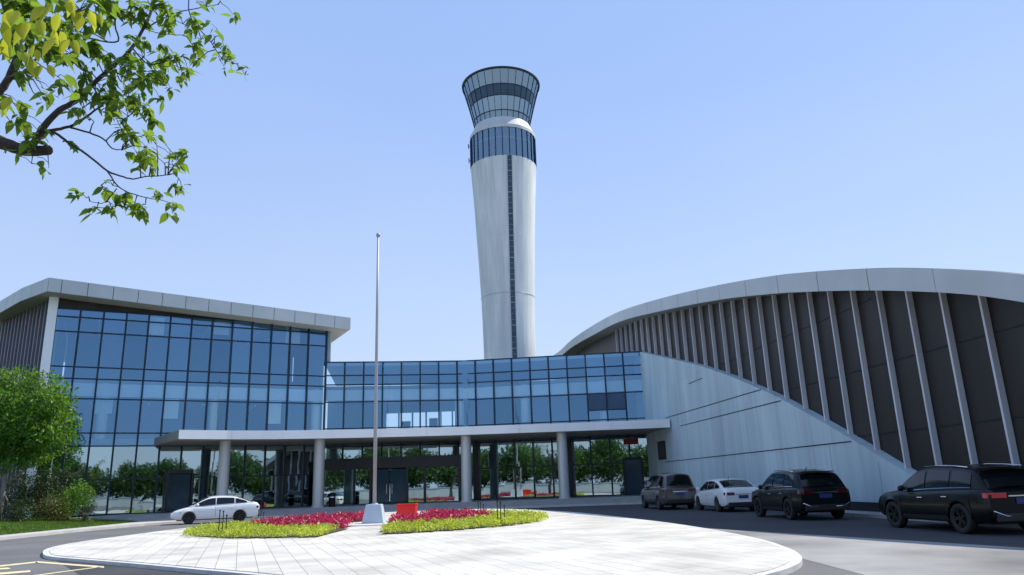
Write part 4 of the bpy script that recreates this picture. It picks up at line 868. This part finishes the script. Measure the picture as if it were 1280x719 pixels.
# ------------------------------------------------------------------ trees
def leaf_card(mb, p, d, nrm, s_, wide=.42):
    d = d.normalized(); t = d.cross(nrm)
    if t.length < 1e-3: t = d.cross(Vector((1, .3, .2)))
    t.normalize(); n2 = t.cross(d)
    a = p+d*s_*.45+t*s_*wide*.5-n2*s_*.06; b = p+d*s_*.45-t*s_*wide*.5-n2*s_*.06; e = p+d*s_; m = p+d*s_*.45
    mb.add([p, a, e, b, m], [(0, 1, 4), (1, 2, 4), (2, 3, 4), (3, 0, 4)])
def rv(): 
    while True:
        v = Vector((random.uniform(-1, 1), random.uniform(-1, 1), random.uniform(-1, 1)))
        if .05 < v.length <= 1: return v
def blob_leaves(mb, blobs, per, size, shell=.55):
    for (c, r, sq) in blobs:
        n = int(per*r*r)
        for _ in range(n):
            v = rv().normalized(); rr = r*(shell+(1-shell)*random.random()**.5); p = Vector(c)+Vector((v.x*rr, v.y*rr, v.z*rr*sq))
            d = (v*.6+rv()*.9+Vector((0, 0, -.25))); leaf_card(mb, p, d, rv(), size*random.uniform(.7, 1.35), .5)
def crown_blobs(c, R, n, sq=.8, rmin=.22, rmax=.38):
    out = []
    for _ in range(n):
        v = rv(); v = v.normalized()*(.45+.5*random.random())
        out.append((Vector(c)+Vector((v.x*R[0], v.y*R[1], v.z*R[2])), random.uniform(rmin, rmax)*min(R)*1.0, sq))
    return out
def near_tree():
    t = empty('overhanging_tree', (-9.5, 5.2, 0)); tag(t, 'leafy branch of a near tree hanging into the upper left corner', 'tree')
    off = Vector((-9.5, 5.2, 0))
    tr = MB().tube([(0, 0, -.1), (.1, .1, 1.2), (.5, .2, 2.6), (1.0, .3, 4.0), (.8, .6, 5.6), (.4, .6, 7.2)], [.24, .20, .17, .14, .11, .06], 12)
    st = Vector(BRANCHES[0][0][0])-off; tr.tube([(.55, .22, 2.9), (1.9, .6, 3.6), tuple(st), tuple(Vector(BRANCHES[0][0][1])-off)], [.14, .12, .09, .08], 10)
    st = Vector(BRANCHES[9][0][0])-off; tr.tube([(.8, .25, 3.5), (2.4, .4, 3.9), tuple(st)], [.11, .08, .05], 10)
    st = Vector(BRANCHES[12][0][0])-off; tr.tube([(.9, .3, 3.8), (2.6, .2, 4.2), tuple(st)], [.09, .06, .035], 10)
    tr.build('trunk', 'bark', t, True)
    for pts, r0, r1, lv in BRANCHES:
        sp = smooth_poly([Vector(p)-off for p in pts], 4, False); n = len(sp)
        sp = [Vector(p)+(rv()*.004 if 0 < i < n-1 else Vector()) for i, p in enumerate(sp)]
        MB().tube(sp, [lerp(r0, r1, i/(n-1))*(.8 if lv or r0 > .06 else .7) for i in range(n)], 8).build('branch', 'bark', t, True)
    # twigs reach every cluster from the nearest branch point
    allp = []
    for pts, r0, r1, lv in BRANCHES: allp += [Vector(p) for p in smooth_poly([Vector(p) for p in pts], 6, False)]
    tw_ = MB(); lf = MB(); SD = S
    for (c, rx_, rz_, n, s_) in CLUSTERS:
        c = Vector(c); q = min(allp, key=lambda p: (p-c).length)
        tw_.tube([q-off, (q.lerp(c, .5)+Vector((0, 0, .03)))-off, c-off], [.006, .005, .003], 5)
        k = max(2, n//6); cent = []
        for _ in range(k):
            a = rv(); e = c+Vector((a.x*rx_, a.y*.35, a.z*rz_)); cent.append(e); tw_.tube([c-off, (c.lerp(e, .5)+Vector((0, 0, .02)))-off, e-off], [.004, .003, .002], 4)
        for i in range(int(n*1.35)):
            e = random.choice(cent); a = random.uniform(0, 6.28)
            d = Vector((math.cos(a), math.sin(a), random.uniform(-1.6, .1))); p = e+rv()*.045
            nn = Vector((random.uniform(-.7, .7), random.uniform(-.7, .7), 1)); leaf_shape(lf, p-off, d, nn, s_*random.choice((random.uniform(.6, 1.0), random.uniform(.95, 1.6)))*1.02)
    tag(tw_.build('twigs', 'bark', t, True), kind='stuff')
    tag(lf.build('leaves', 'leaf_near', t, True), kind='stuff')
    bl = MB()
    for p in BIGLEAVES:
        p = Vector(p)
        for _ in range(2):
            a = random.uniform(0, 6.28); leaf_shape(bl, p+rv()*.05-off, Vector((math.cos(a)*.5, math.sin(a)*.3, -1)), Vector((random.uniform(-.4, .4), -1, .3)), random.uniform(.10, .15))
    tag(bl.build('leaves', 'leaf_big', t, True), 'large sunlit yellow green leaves', kind='stuff')
    # rest of the crown, outside the frame to the left and above
    up = MB(); blob_leaves(up, crown_blobs((-.9, .6, 7.4), (2.6, 2.4, 1.8), 26, .8, .3, .5), 150, .11); tag(up.build('crown', 'leaf_near', t), kind='stuff')
def leaf_shape(mb, p, d, nrm, s_):
    d = d.normalized(); t = d.cross(nrm)
    if t.length < 1e-3: t = d.cross(Vector((1, .3, .2)))
    t.normalize(); n2 = t.cross(d); w_ = s_*random.uniform(.20, .29); cup = s_*random.uniform(.02, .12); droop = s_*random.uniform(0, .18)
    sec = [(.0, .05), (.14, .55), (.34, 1.0), (.58, .86), (.80, .42), (1.0, .02)]
    vs = []
    for u_, ww in sec:
        c = p+d*s_*u_-Vector((0, 0, droop*u_*u_)); vs += [c+t*w_*ww+n2*cup*ww, c, c-t*w_*ww+n2*cup*ww]
    mb.add(vs, [(3*i+a, 3*i+a+1, 3*i+a+4, 3*i+a+3) for i in range(5) for a in (0, 1)])
near_tree()

def shrub(name, label, cat, loc, R, m, n, per, size, trunk=None, group=None, sq=.85):
    t = empty(name, loc); tag(t, label, cat, group)
    mb = MB(); blob_leaves(mb, [((0, 0, R[2]*.9), min(R)*.75, .9)]+crown_blobs((0, 0, R[2]*.95), R, n, sq, .38, .58), per, size, .35)
    mb.build('foliage', m, t)
    st = MB()
    for _ in range(5):
        a = random.uniform(0, 6.28); st.tube([(0, 0, -.1), (math.cos(a)*R[0]*.3, math.sin(a)*R[1]*.3, R[2]*1.1)], [.03, .012], 6)
    st.build('stem', 'bark', t, True); return t
# leafy tree by the glass wing
lt = empty('leafy_tree', (-28.9, 42.6, .42)); tag(lt, 'bushy bright green tree propped on the lawn before the glass wing', 'tree')
tr = MB().tube([(0, 0, -.2), (.1, 0, 1.6), (.0, .1, 3.0), (.3, .1, 4.6), (.1, .1, 6.6), (0, .1, 8.0)], [.16, .13, .11, .09, .06, .02], 10)
for (a, z0, z1, r_, l_) in ((20, 2.0, 4.6, .06, 2.4), (150, 2.2, 5.0, .06, 2.2), (250, 2.6, 5.2, .05, 2.0), (320, 3.0, 6.0, .05, 2.2), (80, 3.2, 6.4, .05, 1.8), (200, 3.8, 7.2, .045, 1.6)):
    c, s_ = math.cos(R_(a)), math.sin(R_(a)); tr.tube([(.05, .05, z0), (c*l_*.5, s_*l_*.5, lerp(z0, z1, .4)), (c*l_, s_*l_, z1)], [r_, r_*.7, r_*.2], 7)
tr.build('trunk', 'bark_pale', lt, True)
blobs = crown_blobs((.2, 0, 5.6), (3.3, 2.6, 2.6), 80, .7, .24, .42)
blobs += [(Vector(c), r, .75) for c, r in (((-2.3, -.4, 6.6), 1.0), ((2.4, -.3, 6.4), .9), ((3.0, -.2, 5.4), 1.0), ((3.1, -.3, 4.5), .9), ((-1.8, -.8, 3.6), .8), ((.2, -1.2, 4.6), .9), ((.6, -.6, 8.0), .95), ((-1.0, -.6, 8.1), .8), ((2.7, -.3, 4.0), .7), ((-3.0, 0, 5.2), 1.1), ((1.2, -.8, 6.8), .9))]
mb = MB(); blob_leaves(mb, blobs, 300, .21, .35); tag(mb.build('crown', 'leaf_tree', lt), kind='stuff')
for a in (30, 150, 270):
    c, s_ = math.cos(R_(a)), math.sin(R_(a)); MB().tube([(c*.95, s_*.95, -.05), (.06*c, .06*s_, 1.75)], [.035, .03], 8).build('prop', 'bark_pale', lt, True)
shrub('shrub', 'tall leafy shrub between the tree and the glass wing', 'shrub', (-26.2, 44.6, .42), (1.15, 1.0, 1.15), 'leaf_tree', 18, 420, .13)
shrub('shrub', 'olive brown rounded shrub in front of the taller leafy one', 'shrub', (-26.4, 43.5, .38), (.95, .8, .75), 'leaf_olive', 20, 650, .10)
shrub('shrub', 'small dark clipped ball shrub at the right end of the planting', 'shrub', (-25.0, 44.2, .3), (.62, .6, .52), 'leaf_dark', 14, 1100, .07)
shrub('shrub', 'low dark shrub right under the tree trunk', 'shrub', (-27.4, 42.0, .36), (1.0, .8, .8), 'leaf_dark', 20, 650, .10)
shrub('shrub', 'dark shrub at the far left edge beneath the tree', 'shrub', (-30.6, 43.2, .44), (1.5, 1.0, 1.0), 'leaf_dark', 22, 600, .11)
shrub('shrub', 'dark mid height shrub against the glass behind the tree', 'shrub', (-28.6, 45.2, .44), (2.2, 1.0, 1.9), 'leaf_dark', 34, 420, .14)

# trees and a white wall across the road behind the viewer; the ground floor glass mirrors them
tm = MB(); blob_leaves(tm, crown_blobs((0, 0, 3.9), (4.6, 3.2, 3.0), 50, .85, .36, .55), 75, .42, .3)
tree0 = None; proto = tm
for i in range(30):
    x = -105+i*6.6+random.uniform(-2, 2); y = -24+random.uniform(-5, 3)+(-.02*abs(x))
    if tree0 is None:
        r = empty('street_tree', (x, y, 0)); f = proto.build('crown', 'leaf_street', r); tag(f, kind='stuff')
        k_ = MB().tube([(0, 0, -.1), (.1, 0, 2.2), (0, .1, 4.5)], [.18, .14, .08], 8).build('trunk', 'bark', r, True); tree0 = (r, f, k_)
    else:
        r = tree0[0].copy(); col.objects.link(r); r.location = (x, y, 0)
        for ch in tree0[1:]: c = ch.copy(); col.objects.link(c); c.parent = r
    tag(r, 'green street tree across the road, mirrored in the ground floor glass', 'tree', 'street trees mirrored in the glass')
    s_ = random.uniform(.8, 1.3); r.scale = (s_, s_, s_*random.uniform(.9, 1.15)); r.rotation_euler = (0, 0, random.uniform(0, 6.28))
pw = empty('perimeter_wall', (0, -17, 0)); tag(pw, 'low white perimeter wall across the road, mirrored in the glass', 'wall')
MB().box((0, 0, .7), (220, .3, 1.4)).build('panel', 'tower_white', pw); MB().box((0, 0, 1.46), (220, .45, .12)).build('coping', 'concrete', pw)
